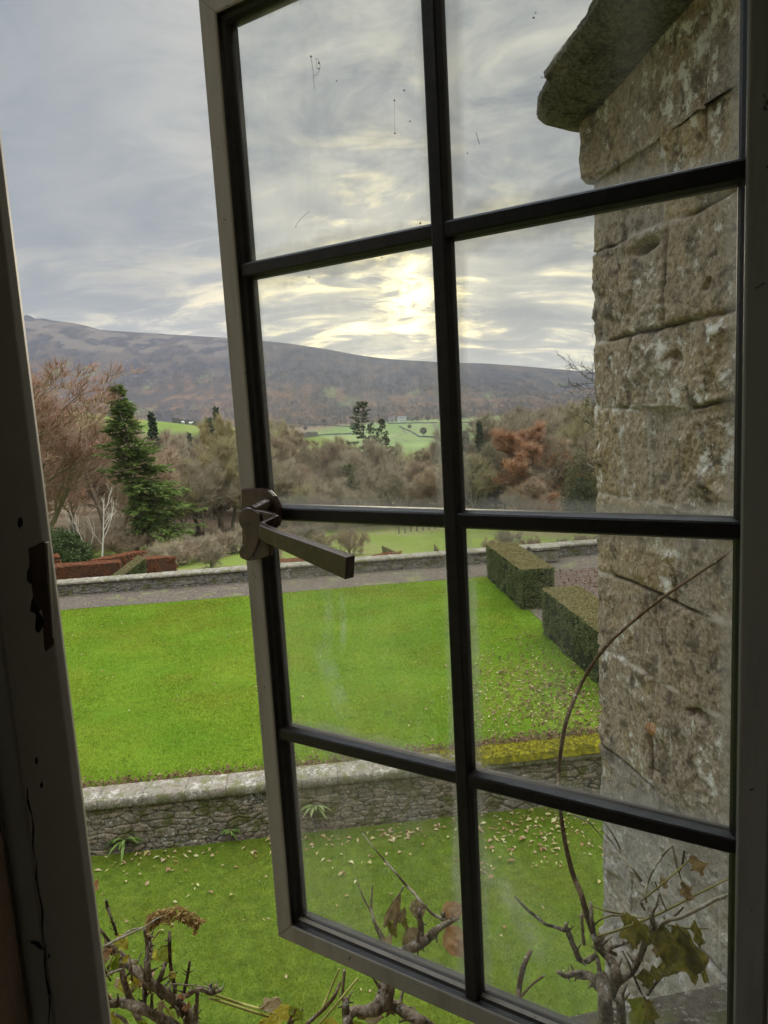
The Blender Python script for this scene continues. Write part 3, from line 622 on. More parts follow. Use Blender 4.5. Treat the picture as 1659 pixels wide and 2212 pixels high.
# ================================================================ CLIPPED HEDGES
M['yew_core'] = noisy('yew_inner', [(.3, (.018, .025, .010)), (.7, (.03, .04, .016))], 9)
M['yew'] = leafy('yew_leaf', [(.105, .135, .045), (.14, .17, .058), (.18, .195, .072), (.12, .15, .052), (.22, .19, .085)], .2, .6, .2)
M['yew_top'] = leafy('yew_top_leaf', [(.24, .195, .075), (.30, .225, .09), (.20, .18, .07), (.26, .19, .085), (.16, .165, .06)], .3, .6, .2)  # lighter, browner leaf tints for the clipped tops
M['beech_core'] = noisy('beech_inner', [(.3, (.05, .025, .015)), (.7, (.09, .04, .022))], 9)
M['beech'] = leafy('russet_beech_leaf', [(.24, .095, .045), (.30, .125, .06), (.19, .075, .035), (.34, .16, .085), (.26, .11, .06)], .3, .6)
def hedge(name, lab, cat, o, ea, eb, ez, leaf, mats, per_m2, seed, top=None, wob=.04, zfun=None, group=None):
    """a clipped block: dark twiggy core, and leaf-sized faces over every side; o base corner, ea eb horizontal edges, ez height vector"""
    rng = np.random.default_rng(seed); o, ea, eb, ez = [np.asarray(v, float) for v in (o, ea, eb, ez)]
    t = thing(name, lab, cat, o+(ea+eb)/2, group)
    zf = zfun or (lambda u, v: np.ones_like(u))
    def pt(u, v, w): return o+np.multiply.outer(u, ea)+np.multiply.outer(v, eb)+np.multiply.outer(w*zf(u, v), ez)
    la, lb, lz = [np.linalg.norm(v) for v in (ea, eb, ez)]
    core = MB(); cor = []
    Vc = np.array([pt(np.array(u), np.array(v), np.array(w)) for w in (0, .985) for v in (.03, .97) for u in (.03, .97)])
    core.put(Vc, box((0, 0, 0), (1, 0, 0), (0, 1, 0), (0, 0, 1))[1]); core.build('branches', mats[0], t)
    sides, tops = [], []; sn, tn = [], []
    def samp(area): return int(area*per_m2)
    for fx, (ua, n) in enumerate(((la, lb), (la, lb), (lb, la), (lb, la))):
        k = samp((la if fx < 2 else lb)*lz); s, w = rng.uniform(0, 1, k), rng.uniform(0, 1, k)**.9
        if fx < 2: u, v = s, np.full(k, float(fx)); N = (eb/lb)*(1 if fx else -1)
        else: u, v = np.full(k, float(fx-2)), s; N = (ea/la)*(1 if fx > 2 else -1)
        P = pt(u, v, w)+N*(wob*1.6*fbm(s*(la if fx < 2 else lb)*2.2, w*lz*2.2, fx*7., 4, .6, seed)+rng.normal(0, .014, k)-.01)[:, None]
        sides.append(P); sn.append(np.tile(N, (k, 1)))
    k = samp(la*lb*1.1); u, v = rng.uniform(0, 1, k), rng.uniform(0, 1, k)
    P = pt(u, v, np.ones(k))+np.outer(wob*.6*fbm(u*la*2.2, v*lb*2.2, 3., 4, .6, seed)+rng.normal(0, .008, k), HZ); tops.append(P); tn.append(np.tile(HZ, (k, 1)))
    sides, sn = np.concatenate(sides), np.concatenate(sn); hol = fbm(sides[:, 0]*3.5, sides[:, 1]*3.5, sides[:, 2]*3.5, 3, .6, seed+9); kp = rng.uniform(0, 1, len(sides)) > .75*sstep(hol, .16, .36); sides, sn = sides[kp]-sn[kp]*(.05*sstep(hol[kp], .05, .3))[:, None], sn[kp]
    V, Ft = leaves_mesh(sides, leaf*rng.uniform(.6, 1.3, len(sides)), leaf*.5, rng, sn, .35, .2); part('clipped_sides', V, Ft, mats[1], t)
    tops, tn = np.concatenate(tops), np.concatenate(tn)
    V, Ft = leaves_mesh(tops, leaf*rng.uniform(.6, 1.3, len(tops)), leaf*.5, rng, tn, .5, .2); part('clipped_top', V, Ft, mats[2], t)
    return t
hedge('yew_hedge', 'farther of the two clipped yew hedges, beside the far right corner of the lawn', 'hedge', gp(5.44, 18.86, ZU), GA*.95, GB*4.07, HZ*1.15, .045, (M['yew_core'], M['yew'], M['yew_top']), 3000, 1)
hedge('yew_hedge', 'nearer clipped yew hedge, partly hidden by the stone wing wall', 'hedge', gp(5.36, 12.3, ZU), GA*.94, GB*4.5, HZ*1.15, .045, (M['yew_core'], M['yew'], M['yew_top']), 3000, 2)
BE = (M['beech_core'], M['beech'], M['beech'])
def low_hedge(lab, pts, D0, D1, h, wd, seed, mats=BE, name='beech_hedge'):
    (x0, y0), (x1, y1) = pts
    p, q = atY(x0, y0, D0), atY(x1, y1, D1); p = np.array([p[0], p[1], ground_z(p[0], p[1])]); q = np.array([q[0], q[1], ground_z(q[0], q[1])])
    e = q-p; n = np.array([-e[1], e[0], 0]); n /= np.linalg.norm(n)
    hedge(name, lab, 'hedge', p-HZ*.1, e, n*wd, HZ*(h+.1), .06, mats, 1500, seed, wob=.06)
low_hedge('long clipped russet beech hedge behind the far wall, left of the yew buttress', [(118, 1250), (262, 1238)], 28.4, 29.4, .62, .8, 11)
low_hedge('russet beech hedge end block close to the left window jamb', [(98, 1250), (134, 1245)], 29.6, 29.9, 1.0, .8, 12)
low_hedge('russet beech hedge running away behind the silver birch', [(236, 1230), (322, 1210)], 31.5, 37.5, .75, .8, 13)
low_hedge('short russet beech hedge right of the yew buttress', [(320, 1250), (384, 1235)], 28.8, 30.5, .70, .9, 14)
low_hedge('low russet beech hedge along the wall, seen either side of the handle', [(535, 1240), (740, 1222)], 26.6, 26.9, .50, .7, 15)
def wedge(lab, P, ht, seed):
    """a yew buttress whose top slopes to the ground at one end"""
    p, q = P; e = q-p; n = np.array([-e[1], e[0], 0]); n /= np.linalg.norm(n)
    hedge('yew_buttress', lab, 'hedge', p-HZ*.1, e, n*1.0, HZ*(ht+.1), .06, (M['yew_core'], M['yew'], M['yew_top']), 1500, seed, wob=.03, zfun=lambda u, v: .12+.88*np.asarray(u))
def gpt(x, y, D): p = atY(x, y, D); return np.array([p[0], p[1], float(ground_z(p[0], p[1]))])
wedge('sloping clipped yew buttress in front of the russet hedges', (gpt(246, 1252, 27.2), gpt(318, 1250, 27.9)), .78, 21)
wedge('dark yew buttress on the park grass, left of the pair', (gpt(884, 1200, 32), gpt(826, 1200, 31.6)), .62, 22)
wedge('dark yew buttress on the park grass beside the central glazing bar', (gpt(960, 1196, 31), gpt(938, 1196, 31)), .6, 23)
# russet mound against the far wall
def leafy_mound(name, lab, cat, px, py, D, rx_, ry_, rz_, leaf, n, mat, core, seed, lobes=.18):
    rng = np.random.default_rng(seed); c = gpt(px, py, D); t = thing(name, lab, cat, c)
    v = rng.normal(size=(n, 3)); v /= np.linalg.norm(v, axis=1, keepdims=True); v[:, 2] = np.abs(v[:, 2])*1.0
    rr = (1+lobes*1.8*fbm(v[:, 0]*2.2+seed, v[:, 1]*2.2, v[:, 2]*2.2, 3, .6, seed))*(1-np.abs(rng.normal(0, .10, n)))
    P = c+v*rr[:, None]*np.array([rx_, ry_, rz_]); gap = fbm(P[:, 0]*2.5, P[:, 1]*2.5, P[:, 2]*2.5, 3, .6, seed+4) > -.28; P, v = P[gap], v[gap]
    V, Ft = leaves_mesh(P, leaf*rng.uniform(.6, 1.4, len(P)), leaf*.5, rng, v, .3, .2); part('foliage', V, Ft, mat, t)
    I, J = np.meshgrid(np.linspace(0, 2*np.pi, 14), np.linspace(0, np.pi/2, 8), indexing='ij')
    sv = np.stack([np.cos(I)*np.cos(J), np.sin(I)*np.cos(J), np.sin(J)], -1); Vc = (c+sv*np.array([rx_, ry_, rz_])*.74*(1+.1*vnoise(I*2, J*2, 0, seed))[..., None]).reshape(-1, 3)
    part('branches', Vc, gridF(14, 8, False), core, t, smooth=True); return t
leafy_mound('beech_mound', 'low russet mound behind the far wall, right of the handle tip', 'shrub', 838, 1208, 27.6, .95, .6, .55, .07, 2600, M['beech'], M['beech_core'], 5)
M['holly'] = leafy('evergreen_leaf', [(.055, .085, .022), (.085, .125, .035), (.13, .165, .05), (.07, .10, .03)], .25, .5, .3)
leafy_mound('evergreen_shrub', 'rounded dark green evergreen shrub beside the left window jamb', 'shrub', 143, 1225, 36, 1.35, 1.2, 2.15, .14, 9000, M['holly'], M['yew_core'], 8, .25)
leafy_mound('evergreen_shrub', 'dark evergreen bush low beside the stone wing wall, under the bare branches', 'shrub', 1258, 1130, 46, 1.5, 1.5, 4.2, .16, 5200, leafy('dusky_evergreen', [(.10, .105, .045), (.14, .135, .06), (.18, .155, .085)], .3), M['yew_core'], 9, .3)
# ================================================================ TREES
def bare_tree(seed, H=10., r0=.20, spread=.55, trunk=.22, nch=(12, 8, 6, 4), trop=.10, ang=(.75, .7, .75, .8), wob=.10, multi=1, ratio=(.62, .5, .45, .45), rmin=.009):
    """limbs of a leafless tree: returns (trunk and limb segments, fine twig segments)"""
    rng = np.random.default_rng(seed); big, fine = [], []
    def br(p, d, L, r, lev):
        n = (7, 5, 4, 3, 2)[lev]; pts = [p]; ds = [d]; st = L/n
        for i in range(n):
            d = d+rng.normal(0, wob*(1+.25*lev), 3)+np.array([0, 0, trop*(1 if lev else .4)]); d = d/math.sqrt(d @ d)
            q = p+d*st; a = r*(1-.75*i/n); b = r*(1-.75*(i+1)/n)
            (big if lev < 2 else fine).append((*p, *q, max(a, rmin), max(b, rmin*.8))); p = q; pts.append(p); ds.append(d)
        if lev < 4 and lev < len(nch):
            s0 = trunk if lev == 0 else .18
            for k in range(nch[lev]):
                u = s0+(1-s0)*((k+rng.uniform(0, 1))/nch[lev]); f = u*n; i = min(int(f), n-1); pp = pts[i]+(pts[i+1]-pts[i])*(f-i); dd = ds[i+1]
                a = rng.normal(0, 1, 3); a -= dd*(a @ dd); a /= math.sqrt(a @ a); th = ang[lev]*rng.uniform(.6, 1.3)
                nd = dd*math.cos(th)+a*math.sin(th)
                if lev == 0: nd[:2] *= (1+spread*.8); nd /= math.sqrt(nd @ nd)
                br(pp, nd, L*ratio[lev]*(1.15-.55*u)*rng.uniform(.75, 1.2), r*(1-.7*u)*.55, lev+1)
    for k in range(multi):
        az = 2*np.pi*k/multi+rng.uniform(0, 1); d = np.array([math.cos(az)*.28*(multi > 1), math.sin(az)*.28*(multi > 1), 1.]); br(np.array([.12*math.cos(az)*(multi > 1), .12*math.sin(az)*(multi > 1), -.15]), d/np.linalg.norm(d), H*.82*(rng.uniform(.8, 1.05) if multi > 1 else 1), r0, 0)
    return np.array(big), np.array(fine)
def seg_me(name, S, mat, n, leaf=None):
    V, Fq = segs_mesh(S[:, :3], S[:, 3:6], S[:, 6], S[:, 7], n); fs = [Fq]; fm = [np.zeros(len(Fq))]; mats = [mat]
    if leaf is not None:
        Vl, Fl = leaf[0]; fs = [Fl+len(V), Fq]; fm = [np.ones(len(Fl)), np.zeros(len(Fq))]; V = np.concatenate([V, Vl]); mats.append(leaf[1])
    return make_mesh(name, V, fs, mats, smooth=False, fmat=np.concatenate(fm))
def conifer(seed, H=12., base=.10, R=2.0, shape=1.0, droop=.25, step=.34, per=6, leaf=.42, lw=.13, lean=None, side=None, dens=1.0):
    rng = np.random.default_rng(seed); segs = []; LP, LD, LN = [], [], []
    nT = 14; z = np.linspace(-.2, H, nT); ln = lean if lean is not None else np.zeros(2)
    cx = np.stack([ln[0]*(z/H)+.05*rng.normal(size=nT), ln[1]*(z/H)+.05*rng.normal(size=nT), z], 1)
    for i in range(nT-1): segs.append((*cx[i], *cx[i+1], .018*H*(1-.93*i/nT)*.8, .018*H*(1-.93*(i+1)/nT)*.8))
    h = base*H
    while h < H*.985:
        u = (h/H-base)/(1-base); Lm = R*((1-u)**shape)*(.55+.45*min(1, u/.12+.35))+.10
        for k in range(per):
            az = rng.uniform(0, 2*np.pi); L = Lm*rng.uniform(.62, 1.12)
            if side is not None: L *= side(u, az)
            if L < .15: continue
            p = np.array([np.interp(h, z, cx[:, 0]), np.interp(h, z, cx[:, 1]), h]); d = np.array([math.cos(az), math.sin(az), .25*u]); n = max(3, int(L/.22*dens)); 
            for i in range(n):
                t = (i+1)/n; q = p+d*(L/n)+HZ*(L/n)*(-droop*math.sin(t*2.4)+.12*t*t*droop*6)
                segs.append((*p, *q, .022*(1-.8*t), .02*(1-.8*t)))
                if i > 0 or L < .7:
                    for sgn in (-1, 1, 0):
                        td = d*rng.uniform(.5, 1)+np.array([-d[1], d[0], 0])*sgn*rng.uniform(.5, 1.1)+HZ*rng.normal(-.12, .22); LP.append(q+rng.normal(0, .05, 3)); LD.append(td)
                p = q
        h += step*rng.uniform(.6, 1.4)*(1-.45*u)
    LP, LD = np.array(LP), np.array(LD); LD /= np.linalg.norm(LD, axis=1, keepdims=True)
    N = np.cross(LD, rng.normal(size=LD.shape)*.5+HZ); N = np.cross(N, LD); N /= np.linalg.norm(N, axis=1, keepdims=True); S = np.cross(LD, N)
    l = leaf*rng.uniform(.6, 1.25, len(LP))[:, None]; w = lw*rng.uniform(.6, 1.3, len(LP))[:, None]
    V = np.stack([LP, LP+LD*l*.45+S*w-HZ*w*.5, LP+LD*l, LP+LD*l*.45-S*w-HZ*w*.5], 1).reshape(-1, 3); o = np.arange(len(LP))[:, None]*4
    return np.array(segs), (V, np.concatenate([o+[[0, 1, 2]], o+[[0, 2, 3]]]))
BK = {k: bark('bark_'+k, *c) for k, c in dict(grey=((.19, .165, .12), (.31, .27, .195)), olive=((.15, .135, .065), (.24, .205, .10)), red=((.17, .125, .08), (.27, .195, .13)), birch=((.50, .46, .36), (.66, .62, .52))).items()}
TW = {k: bark('twigs_'+k, *c, 4, .12) for k, c in dict(red=((.44, .255, .165), (.58, .35, .235)), olive=((.36, .31, .16), (.48, .41, .22)), grey=((.33, .27, .18), (.45, .37, .25)), brown=((.35, .255, .165), (.47, .345, .225)), birch=((.46, .40, .30), (.60, .54, .42)), dark=((.06, .05, .035), (.10, .08, .055)), orange=((.46, .26, .15), (.58, .35, .21))).items()}
NEEDLE = {'fir': leafy('fir_needles', [(.10, .145, .034), (.14, .195, .046), (.20, .255, .07), (.12, .165, .04)], .3, .55), 'dark': leafy('dark_needles', [(.04, .062, .034), (.06, .085, .044), (.08, .105, .054)], .15, .6), 'larch': leafy('faded_needles', [(.125, .13, .055), (.17, .155, .065), (.10, .11, .045)], .2, .6)}
ORANGE = leafy('orange_leaf', [(.40, .19, .08), (.50, .25, .11), (.34, .16, .07), (.46, .28, .14)], .4); GOLD = leafy('ochre_leaf', [(.36, .27, .08), (.44, .32, .10), (.30, .24, .07)], .4)
TREE_ME = {}
def tree_mesh(key, kind, tw=None, bk='grey', leafmat=None, nleaf=0, leaf=.12, needle=None, spray=0, slen=.5, swid=.035, stw=None, **kw):
    if kind == 'bare':
        big, fine = bare_tree(**kw); lf = None
        if leafmat is not None:
            rng = np.random.default_rng(1); i = rng.integers(0, len(fine), nleaf); t = rng.uniform(0, 1, (nleaf, 1)); P = fine[i, :3]*(1-t)+fine[i, 3:6]*t+rng.normal(0, .06, (nleaf, 3))
            lf = (leaves_mesh(P, leaf*rng.uniform(.6, 1.3, nleaf), leaf*.6, rng), leafmat)
        if spray:                                                 # the finest twigs, thin slivers round the outer branchlets
            rng = np.random.default_rng(2); w = np.where(fine[:, 6] < kw.get('rmin', .009)*1.6, 1., .25); i = rng.choice(len(fine), spray, p=w/w.sum()); d = fine[i, 3:6]-fine[i, :3]; d /= np.linalg.norm(d, axis=1, keepdims=True)
            d = d*.8+rng.normal(0, .42, d.shape)+np.array([0, 0, .45]); d /= np.linalg.norm(d, axis=1, keepdims=True); P = fine[i, :3]+(fine[i, 3:6]-fine[i, :3])*rng.uniform(0, 1, (spray, 1)); L = slen*rng.uniform(.5, 1.3, spray)
            ex = np.concatenate([P, P+d*L[:, None], np.full((spray, 1), swid*.5), np.full((spray, 1), swid*.12)], 1)
            if lf is None: lf = (segs_mesh(ex[:, :3], ex[:, 3:6], ex[:, 6], ex[:, 7], 3), TW[stw or tw])
            else: fine = np.concatenate([fine, ex])
        TREE_ME[key] = (seg_me(key+'_trunk', big, BK[bk], 7), seg_me(key+'_crown', fine, TW[tw], 3, lf))
    else:
        segs, lv = conifer(**kw); big = segs[:13]; TREE_ME[key] = (seg_me(key+'_trunk', big, BK[bk], 8), seg_me(key+'_crown', segs[13:], BK[bk], 3, (lv, NEEDLE[needle])))
def plant(name, key, lab, cat, px, py, D, s=1.0, rz=0.0, group=None, sxy=None, sink=0.0):
    c = gpt(px, py, D); t = thing(name, lab, cat, (c[0], c[1], c[2]-sink), group); t.rotation_euler.z = rz; t.scale = ((sxy or s), (sxy or s), s)
    for nm, me in zip(('trunk', 'crown'), TREE_ME[key]): o = bpy.data.objects.new(nm, me); COL.objects.link(o); o.parent = t
    return t
def hgt(px, ytop, D):                                         # height a tree at that column needs to reach an image row
    p = atY(px, ytop, D); return p[2]-float(ground_z(p[0], p[1]))
tree_mesh('beech', 'bare', 'olive', 'olive', spray=40000, slen=0.62, swid=0.024, stw='red', seed=3, H=14, r0=.30, spread=.55, trunk=.06, nch=(22, 10, 7, 5), trop=.11, ang=(.80, .6, .65, .7), ratio=(.74, .5, .44, .42), rmin=.012)
tree_mesh('olive_a', 'bare', 'olive', 'grey', spray=9000, slen=0.9, swid=0.022, seed=4, H=10, r0=.21, spread=.5, trunk=.24, nch=(14, 9, 7, 4), trop=.10, rmin=.013)
tree_mesh('grey_a', 'bare', 'grey', 'grey', spray=9000, slen=0.9, swid=0.022, seed=5, H=10, r0=.21, spread=.5, trunk=.24, nch=(14, 9, 7, 4), trop=.09, rmin=.013)
tree_mesh('brown_a', 'bare', 'brown', 'red', spray=9000, slen=0.9, swid=0.022, seed=6, H=10, r0=.21, spread=.5, trunk=.24, nch=(14, 9, 7, 4), trop=.11, rmin=.013)
tree_mesh('gold_a', 'bare', 'olive', 'grey', GOLD, 9000, .16, spray=14000, slen=0.7, swid=0.024, seed=7, H=10, r0=.17, spread=.7, trunk=.12, nch=(13, 9, 6, 4), trop=.10, rmin=.011)
tree_mesh('orange_a', 'bare', 'orange', 'red', ORANGE, 16000, .15, spray=22000, slen=0.5, swid=0.03, seed=8, H=8, r0=.17, spread=.95, trunk=.10, nch=(15, 9, 7, 4), trop=.08, rmin=.011)
tree_mesh('bush', 'bare', 'brown', 'red', spray=6000, slen=0.32, swid=0.012, seed=9, H=2.6, r0=.045, spread=1.1, trunk=.08, nch=(9, 7, 5), trop=.03, multi=6, wob=.16, rmin=.007)
tree_mesh('grey_bush', 'bare', 'grey', 'grey', spray=6000, slen=0.32, swid=0.012, seed=19, H=2.6, r0=.045, spread=1.1, trunk=.08, nch=(9, 7, 5), trop=.03, multi=6, wob=.18, rmin=.007)
tree_mesh('birch', 'bare', 'birch', 'birch', seed=12, H=3.6, r0=.060, spread=.5, trunk=.30, nch=(6, 4), trop=.16, multi=2, wob=.07, ang=(.6, .6), rmin=.012)
tree_mesh('gaunt', 'bare', 'dark', 'grey', spray=1800, slen=0.6, swid=0.018, seed=15, H=13, r0=.24, spread=.9, trunk=.2, nch=(13, 8, 6, 3), trop=.05, wob=.16, rmin=.012)
tree_mesh('larch', 'bare', 'brown', 'red', spray=9000, slen=0.6, swid=0.026, seed=16, H=12, r0=.13, spread=1.3, trunk=.2, nch=(30, 8, 3), trop=-.01, ang=(1.3, .8, .8), ratio=(.17, .5, .5), wob=.05, rmin=.011)
tree_mesh('fir', 'conifer', needle='fir', seed=2, H=12, base=.14, R=2.75, shape=.66, droop=.38, step=.30, per=10, leaf=.44, lw=.075, lean=np.array([-1.15, 0]),
          side=lambda u, az: (.50+.62*max(0, math.cos(az))*(1.35-u)+(.50 if u > .5 else (.30 if u > .33 else -.22))*max(0, -math.cos(az)))*(.5+.5*min(1, (1-u)/.45))*(1+.35*math.sin(u*47)), dens=1.7)
tree_mesh('spruce', 'conifer', needle='dark', seed=3, H=10, base=.05, R=1.9, shape=.9, droop=.22, step=.34, per=6, leaf=.5, lw=.13)
tree_mesh('cypress', 'conifer', needle='dark', seed=4, H=6, base=.03, R=1.3, shape=.55, droop=-.2, step=.22, per=7, leaf=.4, lw=.13)
tree_mesh('pine', 'conifer', needle='dark', seed=5, H=9, base=.25, R=2.3, shape=.75, droop=.16, step=.42, per=5, leaf=.6, lw=.14)
tree_mesh('fading_fir', 'conifer', needle='larch', seed=6, H=9, base=.06, R=2.2, shape=.7, droop=.25, step=.36, per=6, leaf=.5, lw=.12)
def plant_to(name, key, lab, cat, px, pybase, ytop, D, H, rz=0., group=None, wide=1.0):
    h = hgt(px, ytop, D); s = h/H; return plant(name, key, lab, cat, px, pybase, D, s, rz, group, sxy=s*wide)
# single trees, left to right
plant_to('beech_tree', 'beech', 'large bare beech with reddish twig ends beside the left window jamb', 'tree', 112, 1190, 792, 47, 15.6, .4, wide=1.72)
plant_to('beech_tree', 'brown_a', 'bare russet-brown tree between the large beech and the leaning fir', 'tree', 256, 1195, 975, 53, 9.6, 1.1, wide=1.35)
plant_to('brown_tree', 'brown_a', 'warm brown bare tree rising between the large beech and the green fir top', 'tree', 232, 1190, 885, 58, 9.6, 2.9, wide=1.0)
plant_to('beech_tree', 'beech', 'bare tree half hidden by the left window jamb, behind the large beech', 'tree', 40, 1190, 880, 55, 15.6, 2.4)
plant_to('fir_tree', 'fir', 'tall green fir leaning left above the silver birch', 'tree', 326, 1190, 820, 45, 12, 0., wide=1.05)
plant_to('birch_tree', 'birch', 'small pale-barked birch with bare forked stems behind the russet hedges', 'tree', 212, 1225, 1082, 37, 3.3, .5, wide=.9)
plant_to('spruce_tree', 'spruce', 'dark spruce just right of and behind the leaning fir', 'tree', 356, 1180, 885, 74, 10, 1.0, wide=.62)
plant_to('spruce_tree', 'spruce', 'small slender spruce on the meadow edge between the two dark evergreens', 'tree', 432, 1180, 932, 80, 10, 2.0, wide=.55)
plant_to('cypress_tree', 'cypress', 'rounded dark cypress against the green hill field', 'tree', 474, 1180, 902, 86, 6, 1.0, wide=.42)
plant_to('spruce_tree', 'spruce', 'tall dark spruce partly behind the open stile above the handle', 'tree', 492, 1180, 876, 92, 10, 3.0, wide=.55)
plant_to('ochre_tree', 'gold_a', 'bare tree tinged ochre, left of the open stile', 'tree', 478, 1180, 938, 62, 9.6, .6, wide=.95)
plant_to('pine_tree', 'pine', 'taller of two dark pines standing above the wood in the middle pane', 'tree', 797, 1150, 864, 84, 9, .3, wide=.80)
plant_to('pine_tree', 'pine', 'shorter dark pine just right of the taller pine in the middle pane', 'tree', 836, 1150, 902, 86, 9, 1.9, wide=.62)
plant_to('spruce_tree', 'spruce', 'dark spiky spruce right of the central glazing bar', 'tree', 1044, 1150, 906, 70, 10, .7, wide=.60)
plant_to('orange_tree', 'orange_a', 'rounded bare tree still holding orange leaves, left of the stone wing wall', 'tree', 1160, 1150, 938, 58, 7.6, .7, wide=1.3)
plant_to('gaunt_tree', 'gaunt', 'gaunt bare tree whose dark twigs reach out past the edge of the stone wing wall', 'tree', 1392, 1150, 700, 38, 12.2, 2.2, wide=1.0)
# the wood beyond the garden: every tree by itself
WK = {'grey_a': ('bare_tree', 'bare grey-brown tree of the wood beyond the garden wall', 9.6), 'olive_a': ('olive_tree', 'bare olive-tinted tree of the wood beyond the garden wall', 9.6), 'brown_a': ('brown_tree', 'bare warm brown tree of the wood beyond the garden wall', 9.6), 'larch': ('larch_tree', 'thin upright bare larch of the wood beyond the garden wall', 11.5), 'fading_fir': ('fading_conifer', 'dull green conifer low in the wood beyond the garden wall', 9), 'spruce': ('wood_spruce', 'dark narrow spruce deep in the wood beyond the garden wall', 10)}
WOOD = [  # column, top row, distance, kind, width
 (398, 1000, 68, 'grey_a', 1.1), (418, 965, 78, 'brown_a', 1.1), (366, 1010, 62, 'brown_a', 1.0), (445, 1040, 57, 'grey_a', 1.2), (505, 990, 60, 'olive_a', 1.2), (395, 1065, 54, 'olive_a', 1.3), (340, 1070, 58, 'grey_a', 1.1), (300, 1010, 66, 'brown_a', 1.2), (278, 965, 90, 'grey_a', 1.2), (220, 930, 100, 'brown_a', 1.2),
 (548, 960, 84, 'brown_a', 1.1), (574, 915, 96, 'spruce', .6), (590, 975, 72, 'grey_a', 1.1), (618, 950, 88, 'olive_a', 1.1), (648, 905, 80, 'larch', 1.0), (668, 925, 84, 'larch', 1.0), (632, 920, 92, 'larch', .9), (696, 930, 86, 'larch', 1.0), (724, 938, 82, 'larch', 1.0), (752, 932, 88, 'larch', .9), (868, 948, 84, 'larch', 1.0), (905, 955, 80, 'larch', 1.1), (605, 925, 84, 'larch', 1.0), (660, 990, 66, 'brown_a', 1.1), (610, 1030, 60, 'grey_a', 1.2), (560, 1030, 60, 'olive_a', 1.2),
 (705, 965, 76, 'grey_a', 1.1), (738, 950, 80, 'olive_a', 1.15), (772, 945, 78, 'brown_a', 1.15), (808, 955, 76, 'grey_a', 1.15), (846, 965, 78, 'grey_a', 1.15), (880, 985, 76, 'olive_a', 1.2), (912, 990, 74, 'brown_a', 1.2), (945, 985, 78, 'grey_a', 1.15), (760, 985, 62, 'fading_fir', 1.15), (815, 1010, 58, 'fading_fir', 1.3), (725, 1030, 56, 'grey_a', 1.25), (870, 1020, 58, 'brown_a', 1.3), (925, 1030, 58, 'grey_a', 1.3), (790, 1060, 53, 'grey_a', 1.3), (680, 1060, 53, 'brown_a', 1.3),
 (985, 975, 80, 'grey_a', 1.15), (1015, 950, 78, 'spruce', .75), (1078, 945, 76, 'grey_a', 1.1), (1105, 955, 80, 'brown_a', 1.1), (1060, 980, 60, 'fading_fir', 1.0), (1030, 1010, 58, 'spruce', .9), (1095, 1000, 58, 'grey_a', 1.2), (1140, 935, 84, 'grey_a', 1.1), (1180, 925, 86, 'grey_a', 1.1), (1215, 920, 82, 'brown_a', 1.1), (1250, 915, 80, 'olive_a', 1.15), (1275, 950, 62, 'olive_a', 1.1), (1225, 985, 56, 'grey_a', 1.15), (980, 1040, 56, 'brown_a', 1.2), (1110, 1060, 52, 'brown_a', 1.25), (1310, 960, 70, 'grey_a', 1.2), (1350, 950, 66, 'brown_a', 1.2), (20, 960, 75, 'brown_a', 1.2), (95, 960, 80, 'grey_a', 1.2), (160, 985, 62, 'grey_a', 1.2)]
_rw = random.Random(8)
for px in range(290, 1300, 26):
    base_top = np.interp(px, [290, 400, 520, 640, 760, 900, 960, 1050, 1150, 1290], [965, 965, 950, 958, 962, 985, 985, 950, 925, 905])
    WOOD.append((px+_rw.randint(-10, 10), base_top+_rw.randint(8, 45), _rw.uniform(66, 104), _rw.choice(['grey_a', 'brown_a', 'olive_a', 'grey_a', 'brown_a']), _rw.uniform(1.25, 1.6)))
for px in range(420, 1290, 60): WOOD.append((px+_rw.randint(-14, 14), 1030+_rw.randint(-25, 25), _rw.uniform(54, 62), _rw.choice(['grey_a', 'brown_a', 'olive_a']), _rw.uniform(1.3, 1.6)))
WOOD = [(a_, b_+(0 if d_ == 'larch' else -18 if a_ < 625 else 16 if a_ < 970 else -22), max(c_, 56) if 270 < a_ < 410 else c_, d_, e_) for a_, b_, c_, d_, e_ in WOOD]
for i, (px, yt, D, k, wd) in enumerate(WOOD):
    nm, lab, H = WK[k]; plant_to(nm, k, lab, 'tree', px, 1150, yt, D, H, (i*2.39) % 6.28, 'trees of the wood beyond the garden wall', wd)
# undergrowth on the park edge
for i, (px, yt, D, k, wd) in enumerate([(352, 1180, 34, 'grey_bush', 1.1), (392, 1172, 36, 'bush', 1.2), (432, 1160, 38, 'grey_bush', 1.2), (470, 1155, 40, 'bush', 1.2), (508, 1150, 41, 'grey_bush', 1.2), (560, 1140, 42, 'grey_bush', 1.3), (612, 1135, 43, 'bush', 1.2), (660, 1140, 42, 'grey_bush', 1.2), (262, 1150, 43, 'bush', 1.2), (295, 1140, 45, 'grey_bush', 1.1), (180, 1150, 44, 'bush', 1.2), (1062, 1165, 31, 'bush', .9), (1105, 1150, 34, 'grey_bush', 1.2), (1150, 1160, 33, 'bush', 1.0), (1215, 1165, 33, 'grey_bush', 1.1), (1262, 1155, 33, 'bush', 1.2), (1000, 1150, 46, 'grey_bush', 1.1), (455, 1185, 33, 'grey_bush', .9), (590, 1170, 36, 'bush', .9), (700, 1150, 41, 'bush', 1.0)]):
    lab = 'bare brown bush in the rough growth beyond the far wall' if k == 'bush' else 'bare grey bush in the rough growth beyond the far wall'
    plant_to('brown_bush' if k == 'bush' else 'grey_bush', k, lab, 'bush', px, 1200, yt, D, 2.1, i*1.7, 'bare bushes beyond the far wall', wd)
plant_to('rounded_bush', 'bush', 'dense rounded brown bush on the park grass above the handle tip', 'bush', 758, 1200, 1138, 36, 2.1, .3, wide=.62)
